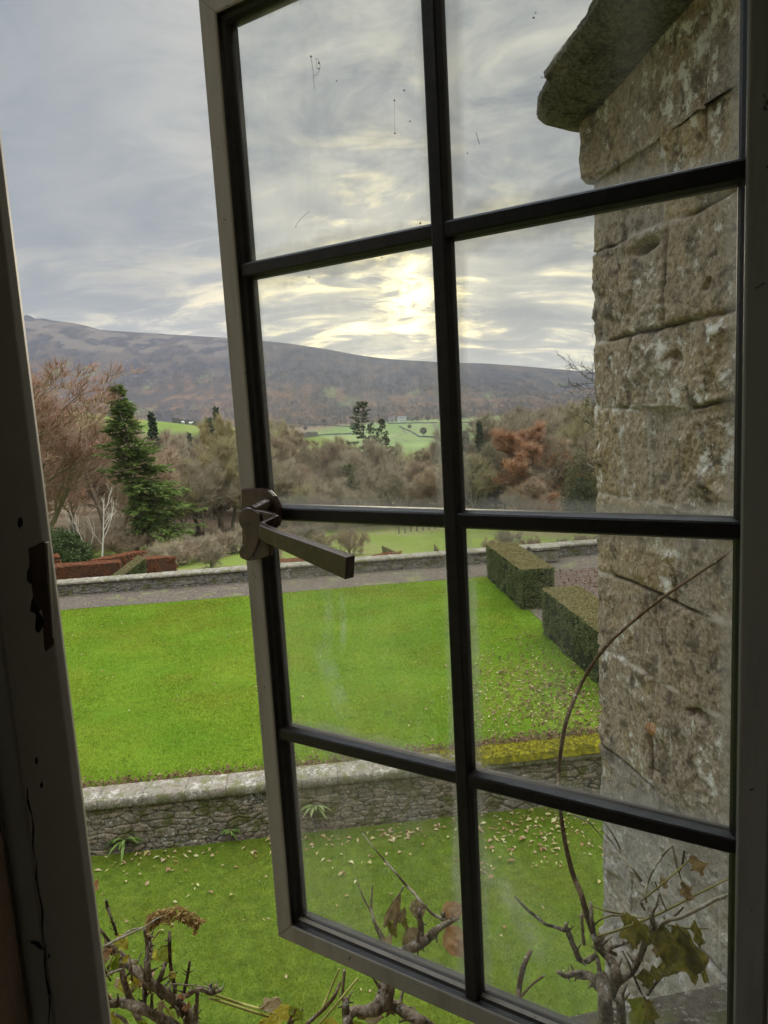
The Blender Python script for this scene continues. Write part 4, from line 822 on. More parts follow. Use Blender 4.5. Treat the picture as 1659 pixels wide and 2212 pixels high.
for k in range(7):                                            # pale posts at the park edge
    px = 862+k*13; c = gpt(px, 1150, 49+k*.4); t = thing('fence_post', 'thin pale fence post in the row along the far edge of the park grass', 'post', c, 'pale posts along the park edge'); mb = MB(); mb.put(*tube([c-HZ*.1, c+HZ*(.95+.1*(k % 3))], [.05, .045], 6)); mb.build('post', M['drystone'] if k % 3 == 0 else M['coping'], t)
# ---------------------------------------------------------------- valley: dry-stone walls, farm, sheep, hill wood
def drystone(lab, pts):
    P = []
    for (x0, y0), (x1, y1) in zip(pts[:-1], pts[1:]):
        for t in np.linspace(0, 1, 14, endpoint=False): P.append((x0+(x1-x0)*t, y0+(y1-y0)*t))
    P.append(pts[-1]); W3 = []
    for x, y in P:
        r = ray(x, y); Ds = np.linspace(150, DF+250, 1200); X = r[0]/r[1]*Ds; zz = ground_z(X, Ds); hit = np.argmax(r[2]/r[1]*Ds < zz) if (r[2]/r[1]*Ds < zz).any() else len(Ds)-1
        W3.append((X[hit], Ds[hit], zz[hit]))
    W3 = np.array(W3); n = len(W3); T = np.gradient(W3, axis=0); S = np.stack([-T[:, 1], T[:, 0], 0*T[:, 0]], 1); S /= np.linalg.norm(S, axis=1, keepdims=True)
    hh = (1.5+.35*vnoise(np.arange(n)*1.3, 0, 0, 3))[:, None]
    V = np.stack([W3-S*.5-HZ*.5, W3-S*.32+HZ*hh, W3+S*.32+HZ*hh, W3+S*.5-HZ*.5], 1).reshape(-1, 3)
    i, j = np.meshgrid(np.arange(n-1), np.arange(3), indexing='ij'); a = (i*4+j).ravel()
    c = W3.mean(0); o = part('field_wall', V-c, np.stack([a, a+1, a+5, a+4], 1), M['drystone'], None); o.location = c; tag(o, lab, 'wall', 'dry stone walls of the valley fields')
for lab, pts in [('dark stone wall climbing the crest of the green hill field left of the fir', [(205, 890), (262, 898)]), ('stone wall along the crest of the green hill field right of the fir', [(372, 913), (420, 919), (470, 921)]),
  ('field wall running right across the valley from the open stile', [(590, 912), (640, 916), (730, 921), (790, 925)]), ('field wall under the far fields right of the pines', [(838, 916), (880, 915), (944, 914)]), ('crooked field wall in the fields right of the pines', [(862, 922), (890, 934), (905, 944), (946, 946)]), ('upper field wall seen right of the central glazing bar', [(990, 914), (1060, 912), (1150, 908), (1240, 899)]), ('lower field wall seen right of the central glazing bar', [(1000, 934), (1070, 931), (1120, 922), (1190, 913)]), ('field wall at the near edge of the pale green field left of the pines', [(655, 946), (700, 940), (760, 938)])]: drystone(lab, pts)
def hit_ground(x, y):
    r = ray(x, y); Ds = np.linspace(150, DF+300, 3000); X = r[0]/r[1]*Ds; zz = ground_z(X, Ds); k = np.argmax(r[2]/r[1]*Ds < zz); return np.array([X[k], Ds[k], zz[k]])
def cottage(lab, px, py, L, Wd, Hh, rz):
    c = hit_ground(px, py); t = thing('farmhouse', lab, 'house', c); ca, sa = math.cos(rz), math.sin(rz); ex, ey = np.array([ca, sa, 0]), np.array([-sa, ca, 0])
    mb = MB(); mb.put(*box(c-ex*L/2-ey*Wd/2-HZ*.5, ex*L, ey*Wd, HZ*(Hh+.5))); pe = c-ex*L/2+HZ*Hh
    for k in (0, 1): mb.put(*prism([pe+ex*L*k*.96-ey*Wd/2, pe+ex*L*k*.96+ey*Wd/2, pe+ex*L*k*.96+HZ*Wd*.42], ex*L*.04))
    mb.build('wall', M['whitewash'], t); rb = MB()
    for s in (-1, 1): rb.put(*box(pe-ex*.3+HZ*(Wd*.42+.06), ex*(L+.6), ey*s*(Wd/2+.3)-HZ*(Wd/2+.3)*.84, HZ*.25))
    rf = rb.build('roof', M['slate'], t); ch = MB(); ch.put(*box(pe+ex*.2-ey*.4+HZ*Wd*.3, ex*.9, ey*.8, HZ*(Wd*.12+1.6))); ch.build('chimney', M['drystone'], rf)
    for k in range(3): wb = MB(); wb.put(*box(c-ey*(Wd/2+.04)+ex*(-L*.32+k*L*.3)+HZ*1.2, ex*1.1, ey*.1, HZ*1.4)); wb.build('window', M['darkpane'], t)
cottage('small white farmhouse in the valley fields right of the dark pines', 868, 911, 13, 7, 5.5, .2)
cottage('low white barn beside the small farmhouse in the valley', 846, 909, 9, 6, 4, -.3)
def sheep(lab, px, py, rz):
    c = hit_ground(px, py); t = thing('sheep', lab, 'sheep', c, None); ca, sa = math.cos(rz), math.sin(rz)
    I, J = np.meshgrid(np.linspace(0, 2*np.pi, 12), np.linspace(-np.pi/2, np.pi/2, 9), indexing='ij'); sv = np.stack([np.cos(I)*np.cos(J), np.sin(I)*np.cos(J), np.sin(J)], -1).reshape(-1, 3)
    mb = MB(); R3 = np.array([[ca, -sa, 0], [sa, ca, 0], [0, 0, 1]])
    for ctr, rr in (((0, 0, .72), (.62, .34, .34)), ((.55, 0, .92), (.22, .16, .2)), ((.76, 0, .95), (.2, .11, .12))): mb.put((np.array(ctr)+sv*rr) @ R3.T+c, gridF(12, 9))
    for lx in (-.36, .36):
        for ly in (-.16, .16): mb.put(*tube([np.array([lx, ly, .5]) @ R3.T+c, np.array([lx, ly, -.03]) @ R3.T+c], [.07, .05], 6))
    mb.build('body', M['sheep'], t)
sheep('white sheep on the green hill field right of the dark spruce', 412, 918.5, .3)
sheep('white sheep on the crest of the green hill field, nearest the dark spruce', 396, 917, 2.6)
# far-off wood over the foot of the moor
rng = np.random.default_rng(21); n = 11000; U_ = rng.uniform(-.62, .55, n); Dk = DF+rng.uniform(-60, 470, n)**1.0; X = U_*Dk; dens = fbm(X/170, Dk/110, 0, 4, .6, 3)+.55*sstep(-Dk, -1480, -1180)+.10; kk = dens > rng.uniform(.0, .45, n)
X, Dk = X[kk], Dk[kk]; Zk = ground_z(X, Dk); mT = 12; Pc = np.repeat(np.stack([X, Dk, Zk], 1), mT, 0); hT = np.repeat(rng.uniform(5, 11, len(X)), mT)
v = rng.normal(size=(len(Pc), 3)); v /= np.linalg.norm(v, axis=1, keepdims=True); Pc = Pc+v*np.stack([hT*.30, hT*.30, hT*.42], 1)+HZ*(hT*.52)[:, None]
V, Ft = leaves_mesh(Pc, rng.uniform(1.2, 3.0, len(Pc)), rng.uniform(.4, 1.0, len(Pc)), rng)
M['farwood'] = leafy('far_wood', [(.06, .045, .035), (.08, .058, .042), (.09, .075, .07), (.055, .05, .036), (.085, .055, .038), (.12, .10, .10)], .3, .8, .05, .006, (.08, .058, .048))
tag(part('far_woodland', V, Ft, M['farwood']), 'bare woods covering the foot of the moorland hill', 'woodland', None, 'stuff')
# trees along the valley hedgerows: small, dark and many
rng = np.random.default_rng(4)
HR = [(1000, 906), (1040, 905), (1085, 904), (1135, 901), (1160, 899), (1185, 897), (1215, 893), (1245, 890), (900, 911), (925, 910), (700, 917), (620, 913), (760, 921), (1105, 918), (1020, 926), (885, 928), (915, 943), (1180, 906), (1230, 899), (660, 932), (600, 925)]
def far_tree_me():
    r = np.random.default_rng(2); v = r.normal(size=(420, 3)); v /= np.linalg.norm(v, axis=1, keepdims=True); P = v*np.cbrt(r.uniform(.1, 1, 420))[:, None]*np.array([2.6, 2.6, 2.6])+np.array([0, 0, 4.6])
    a = leaves_mesh(P, r.uniform(.5, 1.1, 420), .5, r); return (seg_me('hedgerow_trunk', np.array([(0, 0, -.3, 0, 0, 4.2, .25, .12)]), BK['grey'], 6), make_mesh('hedgerow_crown', a[0], a[1], leafy('hedgerow_twigs', [(.06, .06, .035), (.09, .08, .045), (.075, .06, .04)], .2)))
TREE_ME['hedgerow'] = far_tree_me()
for i, (px, py) in enumerate(HR):
    c = hit_ground(px, py); t = thing('hedgerow_tree', 'small dark tree among the valley fields', 'tree', c, 'hedgerow trees of the valley fields'); s = rng.uniform(.7, 1.35); t.scale = (s*1.15, s*1.15, s); t.rotation_euler.z = i
    for nm, me in zip(('trunk', 'crown'), TREE_ME['hedgerow']): o = bpy.data.objects.new(nm, me); COL.objects.link(o); o.parent = t
# ================================================================ THE HOUSE: wing wall, front wall, room
WE, WS = 1.5234, 2.974                                        # wing corner in house coordinates (along front, out from front)
def wing_pt(qv, o, z, r=.045):
    """a point on the wing's wall line (q<0 the side we look along, q>0 the end round the corner) pushed out by o"""
    qv, o, z = np.broadcast_arrays(np.asarray(qv, float), o, z)
    th = np.clip(qv/r, -1, 1)*np.pi/4+np.pi/4; nx, ny = -np.cos(th), np.sin(th)
    rc = r*.45; inner = (np.abs(qv) < r)
    bx_ = np.where(qv > 0, WE+qv, WE); by_ = np.where(qv < 0, WS+qv, WS)
    cut = np.where(inner, (1-np.abs(qv)/r)*rc*.35, 0)
    return np.multiply.outer(bx_+nx*(o-cut), FD)+np.multiply.outer(by_+ny*(o-cut), FN)+np.multiply.outer(z, HZ)
wing = thing('stone_wing', 'weathered gritstone wing of the house at right, its corner quoins seen through the casement', 'building', fp(WE+.8, 1.8, -6.5))
qa = np.concatenate([np.linspace(-2.4, -1.2, 40), np.linspace(-1.194, .06, 230), np.linspace(.09, 1.8, 40)]); za = np.concatenate([np.linspace(-6.7, -3.4, 70), np.linspace(-3.394, .93, 760)])
Q, Zq = np.meshgrid(qa, za, indexing='ij')
zb = np.array([-6.8, -6.3, -5.8, -5.35, -4.9, -4.45, -4.0, -3.5, -3.02, -2.55, -2.08, -1.62, -1.13, -.775, -.415, -.042, .24, .60, .915, 1.3])
wz = Zq+.022*fbm(Q*3, Zq*3, 2, 3)+.004*fbm(Q*20, Zq*20, 2, 2); wq = Q+.035*fbm(Q*3.5, Zq*3.5, 8, 3)+.006*fbm(Q*20, Zq*20, 5, 2)
ci = np.clip(np.searchsorted(zb, wz.ravel()).reshape(wz.shape)-1, 0, len(zb)-2)
dzj = np.minimum(wz-zb[ci], zb[ci+1]-wz); rw = np.random.default_rng(42); djq = np.full(Q.shape, 9.); sid = np.zeros(Q.shape)
for c in range(len(zb)-1):
    x = -.26 if c % 2 else -.50; js = [.55 if c % 2 else .32, x]
    while x > -2.6: x -= rw.uniform(.20, .52); js.append(x)
    x = js[0]
    while x < 2: x += rw.uniform(.25, .55); js.append(x)
    if c == 14: js = [2, 1.3, .5, -.215, -.44, -1.1, -1.7, -2.2]
    if c == 13: js = [2, 1.3, .5, -.62, -1.2, -1.8]
    if c == 11: js = [2, 1.2, .4, -.455, -1.1, -1.7, -2.2]
    if c == 15: js = [2, 1.1, .4, -.29, -.80, -1.4, -2]
    if c == 16: js = [2, 1.1, .4, -.23, -.56, -1.0, -1.5, -2]
    js = np.sort(np.array(js)); m = ci == c; k = np.searchsorted(js, wq[m]); lo = js[np.clip(k-1, 0, len(js)-1)]; hi = js[np.clip(k, 0, len(js)-1)]
    djq[m] = np.minimum(np.abs(wq[m]-lo), np.abs(hi-wq[m])); sid[m] = _h(k, k*0+c, k*0, 9)
jd = np.minimum(dzj, djq); jj = np.clip(jd/.020, 0, 1); tilt = (sid-.5)*2
rough = .35+1.0*_h(np.round(sid*997), 0*Q, 0*Q, 4)
scab = np.maximum(ridged(Q*6.5, Zq*7.5, sid*40, 5, 3), 0)
flush = sstep(fbm(Q*2.6, Zq*2.6, 11, 3, .5, 15), -.12, .12)                       # joints here raked out, there smeared flush with mortar
crack = np.exp(-(jd/.0055)**2)*(1-flush); big_ = sstep(fbm(Q*2.4, Zq*2.0, sid*9, 3, .5, 6), -.18, .22)
h = .010*tilt*jj+.006*(jj**.5-1)*(1-.7*flush)-.020*crack+rough*(.026*scab*big_+.016*np.abs(fbm(Q*11, Zq*11, sid*20, 4, .6, 8))*big_+.012*fbm(Q*21, Zq*21, sid*30, 5, .7, 4))
pit = sstep(fbm(Q*6.5, Zq*8.5, 3.3, 4, .55, 31), .40, .52); h = h-.022*pit*rough
hole = np.exp(-(((Q+.42)/.085)**2+((Zq-.545)/.022)**2)**1.5); h = h-.06*hole
h = h+.010*fbm(Q*1.4, Zq*1.4, 0, 3, .5, 12)
V = wing_pt(Q, h, Zq).reshape(-1, 3)
part('masonry', V, gridF(len(qa), len(za), True), M['wing'], wing, attrs=dict(rnd=sid, joint=np.clip(1-(1-np.clip(jd/.03, 0, 1))*flush, 0, 1), dirt_and_dark=np.clip(crack+sstep(-h, .012, .035)*.8, 0, 1), grey=sstep(-Zq, 1.35, 2.1)*(.75+.25*fbm(Q*3, Zq*3, 0, 3))), smooth=True)  # cracks and deeper recesses go toward the dark colour
def wing_course(name, prof, mat, amp, slope, gaps, seed, fine=7, res=.012, flush=1.0):
    prof = np.array(prof, float); P2 = []
    for (a, b) in zip(prof[:-1], prof[1:]):
        for t in np.linspace(0, 1, fine, endpoint=False): P2.append(a+(b-a)*t)
    P2.append(prof[-1]); P2 = np.array(P2); q_ = np.concatenate([np.linspace(-2.4, -1.2, 30), np.linspace(-1.19, .06, int(1.25/res)), np.linspace(.1, 1.8, 30)])
    Qg, K = np.meshgrid(q_, np.arange(len(P2)), indexing='ij'); o, z = P2[K, 0], P2[K, 1]+slope*np.maximum(-Qg, 0)*(P2[K, 1] > 1.05)
    qd = Qg
    gp_ = np.ones_like(Qg); stp = np.zeros_like(Qg)
    for gq, st in gaps: gp_ *= 1-np.exp(-((Qg-gq-.02*vnoise(z*9, Qg*5, 0, seed))/.009)**2); stp += np.where(Qg < gq, st, 0)
    hh = amp*fbm(qd*9, z*9, o*9, 5, .6, seed)+amp*.7*fbm(qd*26, z*26, o*26, 4, .65, seed+8)+amp*1.2*fbm(qd*2.3, z*2.3, o*2, 3, .5, seed+2)+stp*(o > .07)-.02*(1-gp_)
    V = wing_pt(Qg, (o-.016)*(flush+(1-flush)*sstep(Qg, -.10, .01))+.016+hh, z+hh*.3, .045 if not flush else .012).reshape(-1, 3); idr = _h(np.floor(np.searchsorted(sorted([g_[0] for g_ in gaps]), Qg.ravel()).reshape(Qg.shape)), 0*Qg, 0*Qg, seed)
    return part(name, V, gridF(len(q_), len(P2), True), mat, wing, attrs=dict(rnd=idr, joint=gp_), smooth=True)
wing_course('frieze', [(-.02, .895), (.030, .905), (.052, .935), (.056, 1.0), (.052, 1.10), (.055, 1.17), (.05, 1.22)], M['wing'], .010, .12, [(-.80, 0)], 4, flush=.0)
wing_course('cornice', [(.02, 1.150), (.075, 1.146), (.140, 1.160), (.196, 1.184), (.236, 1.222), (.240, 1.240), (.190, 1.292), (.130, 1.352), (.07, 1.43), (.0, 1.50), (-.3, 1.60)], M['cornice'], .013, .11, [(-.155, .035), (-.95, 0)], 7)
tb = MB(); tb.put(*box(fp(WE+.06, -.0+.7, -6.6), FD*2.2, FN*(WS-.06-.7), HZ*(6.6+1.35))); tb.build('core', M['roomwall'], wing)
# small growths on the wing stones
hw = thing('house_wall', 'stone front wall of the house round the open window', 'wall', fp(0, .43, -6.5))
wb = MB(); F0, F1, I0, I1, T0, T1 = -5.0, WE+.05, .26, .62, -.795, .56   # the wall carries on up to the eaves
L_, R_ = -.205, .50
for a0_, a1_, z0_, z1_ in ((F0, L_, -6.6, 5.5), (R_, F1, -6.6, 5.5), (L_, R_, -6.6, T0), (L_, R_, T1, 5.5)): wb.put(*box(fp(a0_, I0, z0_), FD*(a1_-a0_), FN*(I1-I0), HZ*(z1_-z0_)))
hwm = wb.build('masonry', M['wing'], hw)
pl = MB()
for a0_, z0_, w_, hgt_ in ((L_-.0, T0, .012, T1-T0), (R_-.012, T0, .012, T1-T0)): pl.put(*box(fp(a0_, I0-.004, z0_), FD*w_, FN*.255, HZ*hgt_))
pl.build('plaster_reveal', M['plaster'], hw)
sb = MB(); sb.put(*box(fp(L_-.1, .60, T0-.11), FD*(R_-L_+.2), FN*.13-HZ*.01, HZ*.10)); bevel(sb.build('sill', M['coping'], hw), .008)
# fixed frame
ff = thing('window_frame', 'dark flaking painted window frame with a worn catch, along the left side of the view', 'window frame', fp(.15, .55, -.79))
def plan_prism(poly, z0, z1): return prism([fp(a, b, z0) for a, b in poly], HZ*(z1-z0))
def jamb(nm, sgn, f0):
    pr = [(.0005, .5365), (.0045, .531), (.038, .531), (.0405, .5345), (.055, .532), (.0555, .60), (.0235, .60), (.0125, .570), (.008, .5685)]
    poly = [(f0+sgn*a, b) for a, b in pr]; poly = poly if sgn < 0 else poly[::-1]
    mb = MB(); mb.put(*plan_prism(poly, T0+.001, T1-.001)); return bevel(mb.build(nm, M['jamb'], ff), .0012)
jl = jamb('jamb', -1, -.1437); jamb('jamb', 1, .440)
mb = MB(); mb.put(*box(fp(-.1435, .532, .505), FD*.575, FN*.066, HZ*.05)); mb.build('head', M['jamb'], ff)
mb = MB(); mb.put(*box(fp(-.1435, .532, -.79), FD*.575, FN*.066, HZ*.05)); mb.build('bottom_rail', M['jamb'], ff)
# worn strike plate and scar on the left jamb
def on_jamb(x, y, off=.0): p0 = fp(0, .531-off, 0); return onplane(x, y, p0, FN)
cr_ = [(62, 1185), (96, 1168), (104, 1182), (108, 1250), (114, 1330), (118, 1390), (100, 1408), (96, 1398), (92, 1320), (74, 1300), (66, 1240)]
mb = MB(); mb.put(*prism([on_jamb(x, y, .0004) for x, y in cr_[::-1]], -FN*.0016)); bevel(mb.build('strike_plate', M['bronze'], ff), .0006)
mb = MB(); lip = [on_jamb(x, y, .003) for x, y in [(96, 1172), (102, 1172), (116, 1380), (112, 1380)]]; mb.put(*prism(lip[::-1], FN*.006)); bevel(mb.build('strike_lip', M['paint'], ff), .001)
mb = MB()
for sx, sy, sr in ((44, 1130, 9), (70, 1235, 20), (78, 1300, 22), (84, 1345, 18), (79, 1644, 6), (90, 1695, 6)):
    rr_ = np.random.default_rng(int(sx*7)); ths = np.linspace(0, 2*np.pi, 11)[:-1]; mb.put(*prism([on_jamb(sx+sr*math.cos(t)*.55*rr_.uniform(.6, 1.3), sy+sr*math.sin(t)*1.25*rr_.uniform(.6, 1.3), .0002) for t in ths], -FN*.0007))
for x0, y0, x1, y1 in ((60, 1700, 78, 1860), (78, 1860, 96, 2040), (96, 2040, 108, 2212)):
    mb.put(*tube([on_jamb(x0+(x1-x0)*t+3*math.sin(t*9+x0), y0+(y1-y0)*t, .0001) for t in np.linspace(0, 1, 6)], [.0003, .0007, .0004, .0008, .0005, .0003], 5, .4, int(x0), 4))
mb.build('paint_loss', noisy('bare_scar', [(.3, (.012, .008, .006)), (.7, (.03, .02, .014))], 60), ff)
# the room behind the camera
for nm, args, mt in (('room_floor', (fp(-2.4, -4, -1.62), FD*4.9, FN*4.26, HZ*.1), 'wood'), ('room_ceiling', (fp(-2.4, -4, 1.45), FD*4.9, FN*4.26, HZ*.1), 'roomwall')): tag(part(nm, *box(*args), M[mt]), kind='structure')
rb = MB()  # back wall has an added opening that lets skylight onto jamb and bars
for args in ((fp(-2.4, -4.1, -1.6), FD*1.0, FN*.1, HZ*3.1), (fp(1.2, -4.1, -1.6), FD*1.3, FN*.1, HZ*3.1), (fp(-1.4, -4.1, -1.6), FD*2.6, FN*.1, HZ*.9), (fp(-1.4, -4.1, 1.1), FD*2.6, FN*.1, HZ*.4), (fp(-2.5, -4.1, -1.6), FD*.1, FN*4.36, HZ*3.1), (fp(2.5, -4.1, -1.6), FD*.1, FN*4.36, HZ*3.1)): rb.put(*box(*args))
tag(rb.build('room_wall', M['roomwall']), kind='structure')
inner = MB()
for a0_, a1_, z0_, z1_ in ((-2.4, L_, -1.6, 1.5), (R_, 2.5, -1.6, 1.5), (L_, R_, -1.6, T0), (L_, R_, T1, 1.5)): inner.put(*box(fp(a0_, I0-.006, z0_), FD*(a1_-a0_), FN*.004, HZ*(z1_-z0_)))
inner.build('inner_plaster', M['roomwall'], hw)
# stone ledge below the window
pa = onplane(1413, 2208, fp(0, .98, 0), FN); zl = pa[2]
lg = thing('stone_ledge', 'pale stone ledge on the house front under the climbing plant, at the lower right', 'ledge', fp(.9, .8, zl-.2))
V, Fq = box(fp(.30, .615, zl-.10), FD*1.21, FN*(.98-.615), HZ*.10); bevel(part('upper_ledge', V, Fq, M['coping'], lg), .012, 3)
pb_ = atY(1210, 2194, 1.35); fb_ = np.dot(pb_, FN)
V, Fq = box(fp(.25, .62, pb_[2]-.12), FD*1.26, FN*(fb_-.62), HZ*.12); bevel(part('lower_ledge', V, Fq, M['coping'], lg), .012, 3)

# ================================================================ THE OPEN CASEMENT
CR = np.array([.29874, .6, 0]); CC = np.array([-.8450, .5347, 0]); CN = np.array([-.5347, -.8450, 0])
def cp(t, z, d=0.): return CR+CC*t+CN*d+HZ*z
def cpix(x, y, d=0.): return onplane(x, y, CR+CN*d, CN)
cs = thing('casement_window', 'open casement window of eight panes, aged white frame and black glazing bars', 'window', cp(.26, -.706))
TL, TR_, ZB, ZT = .558, -.032, -.707, .478
PROF = [(0, -.016), (0, .010), (.002, .012), (.0248, .012), (.0268, .010), (.0268, .0045), (.0305, .0015), (.0335, -.003), (.0335, -.016)]
def member(nm, side):
    a, b = [], []
    for o, d in PROF:
        e = {'L': ((TL-o, ZB+o), (TL-o, ZT-o)), 'R': ((TR_+o, ZT-o), (TR_+o, ZB+o)), 'B': ((TR_+o, ZB+o), (TL-o, ZB+o)), 'T': ((TL-o, ZT-o), (TR_+o, ZT-o))}[side]
        a.append(cp(*e[0], d)); b.append(cp(*e[1], d))
    k = len(PROF); Vv = np.array(a+b); i = np.arange(k); f = np.stack([i, (i+1) % k, (i+1) % k+k, i+k], 1)
    dk = 1 if side != 'B' else 0  # bead colour follows the light: black on shaded sides, pale on bottom rail
    mi = [0, 0, 0, 0, 1, 1, dk, 1, 0]
    mb = MB()
    for fi, mm in zip(f, mi): pass
    o = part(nm, Vv, [f, np.array([i[::-1]]), np.array([i+k])], [M['paint'], M['bar']], cs, fmat=mi+[0, 0]); return bevel(o, .0008, 1)
member('stile', 'L'); member('stile', 'R'); member('rail', 'B'); member('rail', 'T')
BP = [(-.0100, -.011), (-.0100, -.002), (-.0074, .0052), (-.0056, .0064), (.0056, .0064), (.0074, .0052), (.0100, -.002), (.0100, -.011)]
for zc in (.1728, -.1180, -.4086):
    mb = MB(); mb.put(*prism([cp(-.006, zc+w_, d) for w_, d in BP], CC*.538)); mb.build('glazing_bar', M['bar'], cs)
mb = MB(); mb.put(*prism([cp(.2677+w_, -.685, d+.0013) for w_, d in BP], HZ*1.14)); mb.build('glazing_bar', M['bar'], cs)
zr = [(.1728+.006, .452), (-.1180+.006, .1728-.006), (-.4086+.006, -.1180-.006), (-.680, -.4086-.006)]; tr = [(.2677+.006, .531), (-.006, .2677-.006)]
PANES = {}
for i, (z0, z1) in enumerate(zr):
    for j, (t0, t1) in enumerate(tr):
        I_, J_ = np.meshgrid(np.linspace(0, 1, 34), np.linspace(0, 1, 34), indexing='ij'); mb = MB(); ed = []
        for d_, fl_ in ((-.006, False), (-.0085, True)):
            Vp = np.array([cp(t0+(t1-t0)*a_, z0+(z1-z0)*b_, d_) for a_, b_ in zip(I_.ravel(), J_.ravel())]); mb.put(Vp, gridF(34, 34, fl_)); ed.append(np.minimum.reduce([I_*(t1-t0), (1-I_)*(t1-t0), J_*(z1-z0), (1-J_)*(z1-z0)]).ravel()/.05)
        PANES[i, j] = mb.build('pane', M['glass'], cs, attrs=dict(edge=np.clip(np.concatenate(ed)-.12, 0, 1)))
def dirt_and_dark(i, j, lines, dots):
    mb = MB()
    for pts, r in lines: mb.put(*tube([cpix(x, y, -.0056) for x, y in pts], r, 5, sub=4))
    for x, y, r in dots: c = cpix(x, y, -.0055); mb.put(*tube([c+CC*r*.6, c-HZ*r*.5, c-CC*r*.5-HZ*r*.9], [r*.5, r*.75, r*.3], 6, .4, int(x)))
    mb.build('dried_dirt', M['speck'], PANES[i, j])
dirt_and_dark(0, 0, [([(671, 119), (673, 133), (676, 150), (677, 164), (679, 192)], .0002), ([(681, 125), (689, 132), (691, 147), (685, 160), (677, 164)], .0002), ([(683, 128), (685, 150)], .00016), ([(639, 487), (652, 470), (669, 457)], .00018), ([(852, 216), (852, 240), (853, 287)], .0001)],
     [(672, 121, .0012), (689, 135, .0013), (688, 147, .0012), (852, 216, .0011), (873, 194, .0013), (886, 261, .0009), (853, 287, .0012), (639, 489, .001), (908, 481, .0012), (727, 174, .0009)])
m, g = new_mat('reflection_streak'); p = g.geo(); fd = g.attr('fade'); n = g.noise(p, 60, 5, .7)  # pale strips painted on the panes in place of reflections
tr = g.n('ShaderNodeBsdfTransparent').outputs[0]; tl = g.n('ShaderNodeBsdfTranslucent', {'Color': (.75, .78, .72, 1)}).outputs[0]; mx = g.n('ShaderNodeMixShader', {'Fac': g.m('MULTIPLY', fd, g.m('MULTIPLY', g.sm(n, .3, .7), .30))}); g.nt.links.new(tr, mx.inputs[1]); g.nt.links.new(tl, mx.inputs[2]); g.out(mx.outputs[0]); M['glare_smear'] = m
def glare_smear(i, j, path, wid):
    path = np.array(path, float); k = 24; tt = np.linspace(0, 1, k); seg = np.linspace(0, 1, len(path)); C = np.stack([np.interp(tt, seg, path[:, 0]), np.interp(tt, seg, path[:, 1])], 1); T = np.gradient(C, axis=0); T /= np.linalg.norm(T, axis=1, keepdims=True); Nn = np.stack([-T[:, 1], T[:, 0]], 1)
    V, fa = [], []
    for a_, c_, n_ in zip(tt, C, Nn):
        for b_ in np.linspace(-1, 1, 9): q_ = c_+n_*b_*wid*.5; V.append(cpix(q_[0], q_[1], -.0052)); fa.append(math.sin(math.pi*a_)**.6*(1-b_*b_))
    part('reflection_streak', np.array(V), gridF(k, 9), M['glare_smear'], PANES[i, j], attrs=dict(fade=np.array(fa)))
glare_smear(2, 0, [(706, 1268), (712, 1330), (706, 1420)], 26); glare_smear(2, 0, [(738, 1275), (742, 1340), (740, 1420)], 18); glare_smear(2, 0, [(690, 1385), (715, 1460), (752, 1560)], 48); glare_smear(3, 1, [(1040, 1850), (1110, 1960), (1190, 2090)], 60); glare_smear(2, 1, [(1018, 1200), (1024, 1350), (1030, 1560)], 26)
dirt_and_dark(1, 0, [], [(825, 556, .0011), (668, 598, .001), (631, 601, .0008)]); dirt_and_dark(0, 1, [([(1028, 286), (1036, 312)], .00025)], [(1153, 37, .0012), (1157, 27, .0009), (1171, 166, .001), (1010, 330, .0008)])
dirt_and_dark(1, 1, [([(1138+5*math.cos(a), 1054+5*math.sin(a)) for a in np.linspace(0, 6.2, 9)], .0004), ([(1221+4*math.cos(a), 1052+4*math.sin(a)) for a in np.linspace(0, 6.2, 9)], .0004)], [(1236, 880, .0008)])
# handle

plate = [(521, 1056), (563, 1055), (578, 1060), (590, 1072), (598, 1086), (602, 1098), (601, 1130), (590, 1142), (584, 1160), (581, 1200), (560, 1208), (536, 1212), (524, 1196), (521, 1120)]
mb = MB(); mb.put(*prism([cpix(x, y, .0215) for x, y in plate], -CN*.0075)); hp = mb.build('handle', M['bronze'], cs); bevel(hp, .0012)
mb = MB(); mb.put(*tube([cpix(578, 1090, .0205), cpix(560, 1097, .034), cpix(545, 1104, .045)], [.0088, .0075, .0072], 20)); mb.build('pivot', M['bronze'], hp, smooth=False)
nose = [(541, 1098), (530, 1096), (518, 1103), (513, 1118), (516, 1134), (524, 1146), (528, 1162), (526, 1176), (519, 1180), (514, 1192), (518, 1206), (532, 1212), (545, 1205), (556, 1180), (566, 1140), (560, 1110)]
mb = MB(); mb.put(*prism([cpix(x, y, .050) for x, y in nose[::-1]][::-1], -CN*.010)); bevel(mb.build('cockspur', M['bronze'], hp), .002)
def bar_sweep(P, up, hs, ws):
    """a flat bar of rectangular section through points P"""
    P = np.array(P); T = np.gradient(P, axis=0); T /= np.linalg.norm(T, axis=1, keepdims=True); V = []
    for p, t, h_, w_ in zip(P, T, hs, ws):
        s = np.cross(t, up); s /= np.linalg.norm(s); u = np.cross(s, t); V += [p+u*h_/2+s*w_/2, p+u*h_/2-s*w_/2, p-u*h_/2-s*w_/2, p-u*h_/2+s*w_/2]
    k = len(P); i, j = np.meshgrid(np.arange(k-1), np.arange(4), indexing='ij'); j2 = (j+1) % 4
    return np.array(V), [np.stack([i*4+j, i*4+j2, (i+1)*4+j2, (i+1)*4+j], -1).reshape(-1, 4), np.array([[3, 2, 1, 0]]), np.array([np.arange(4)+(k-1)*4])]
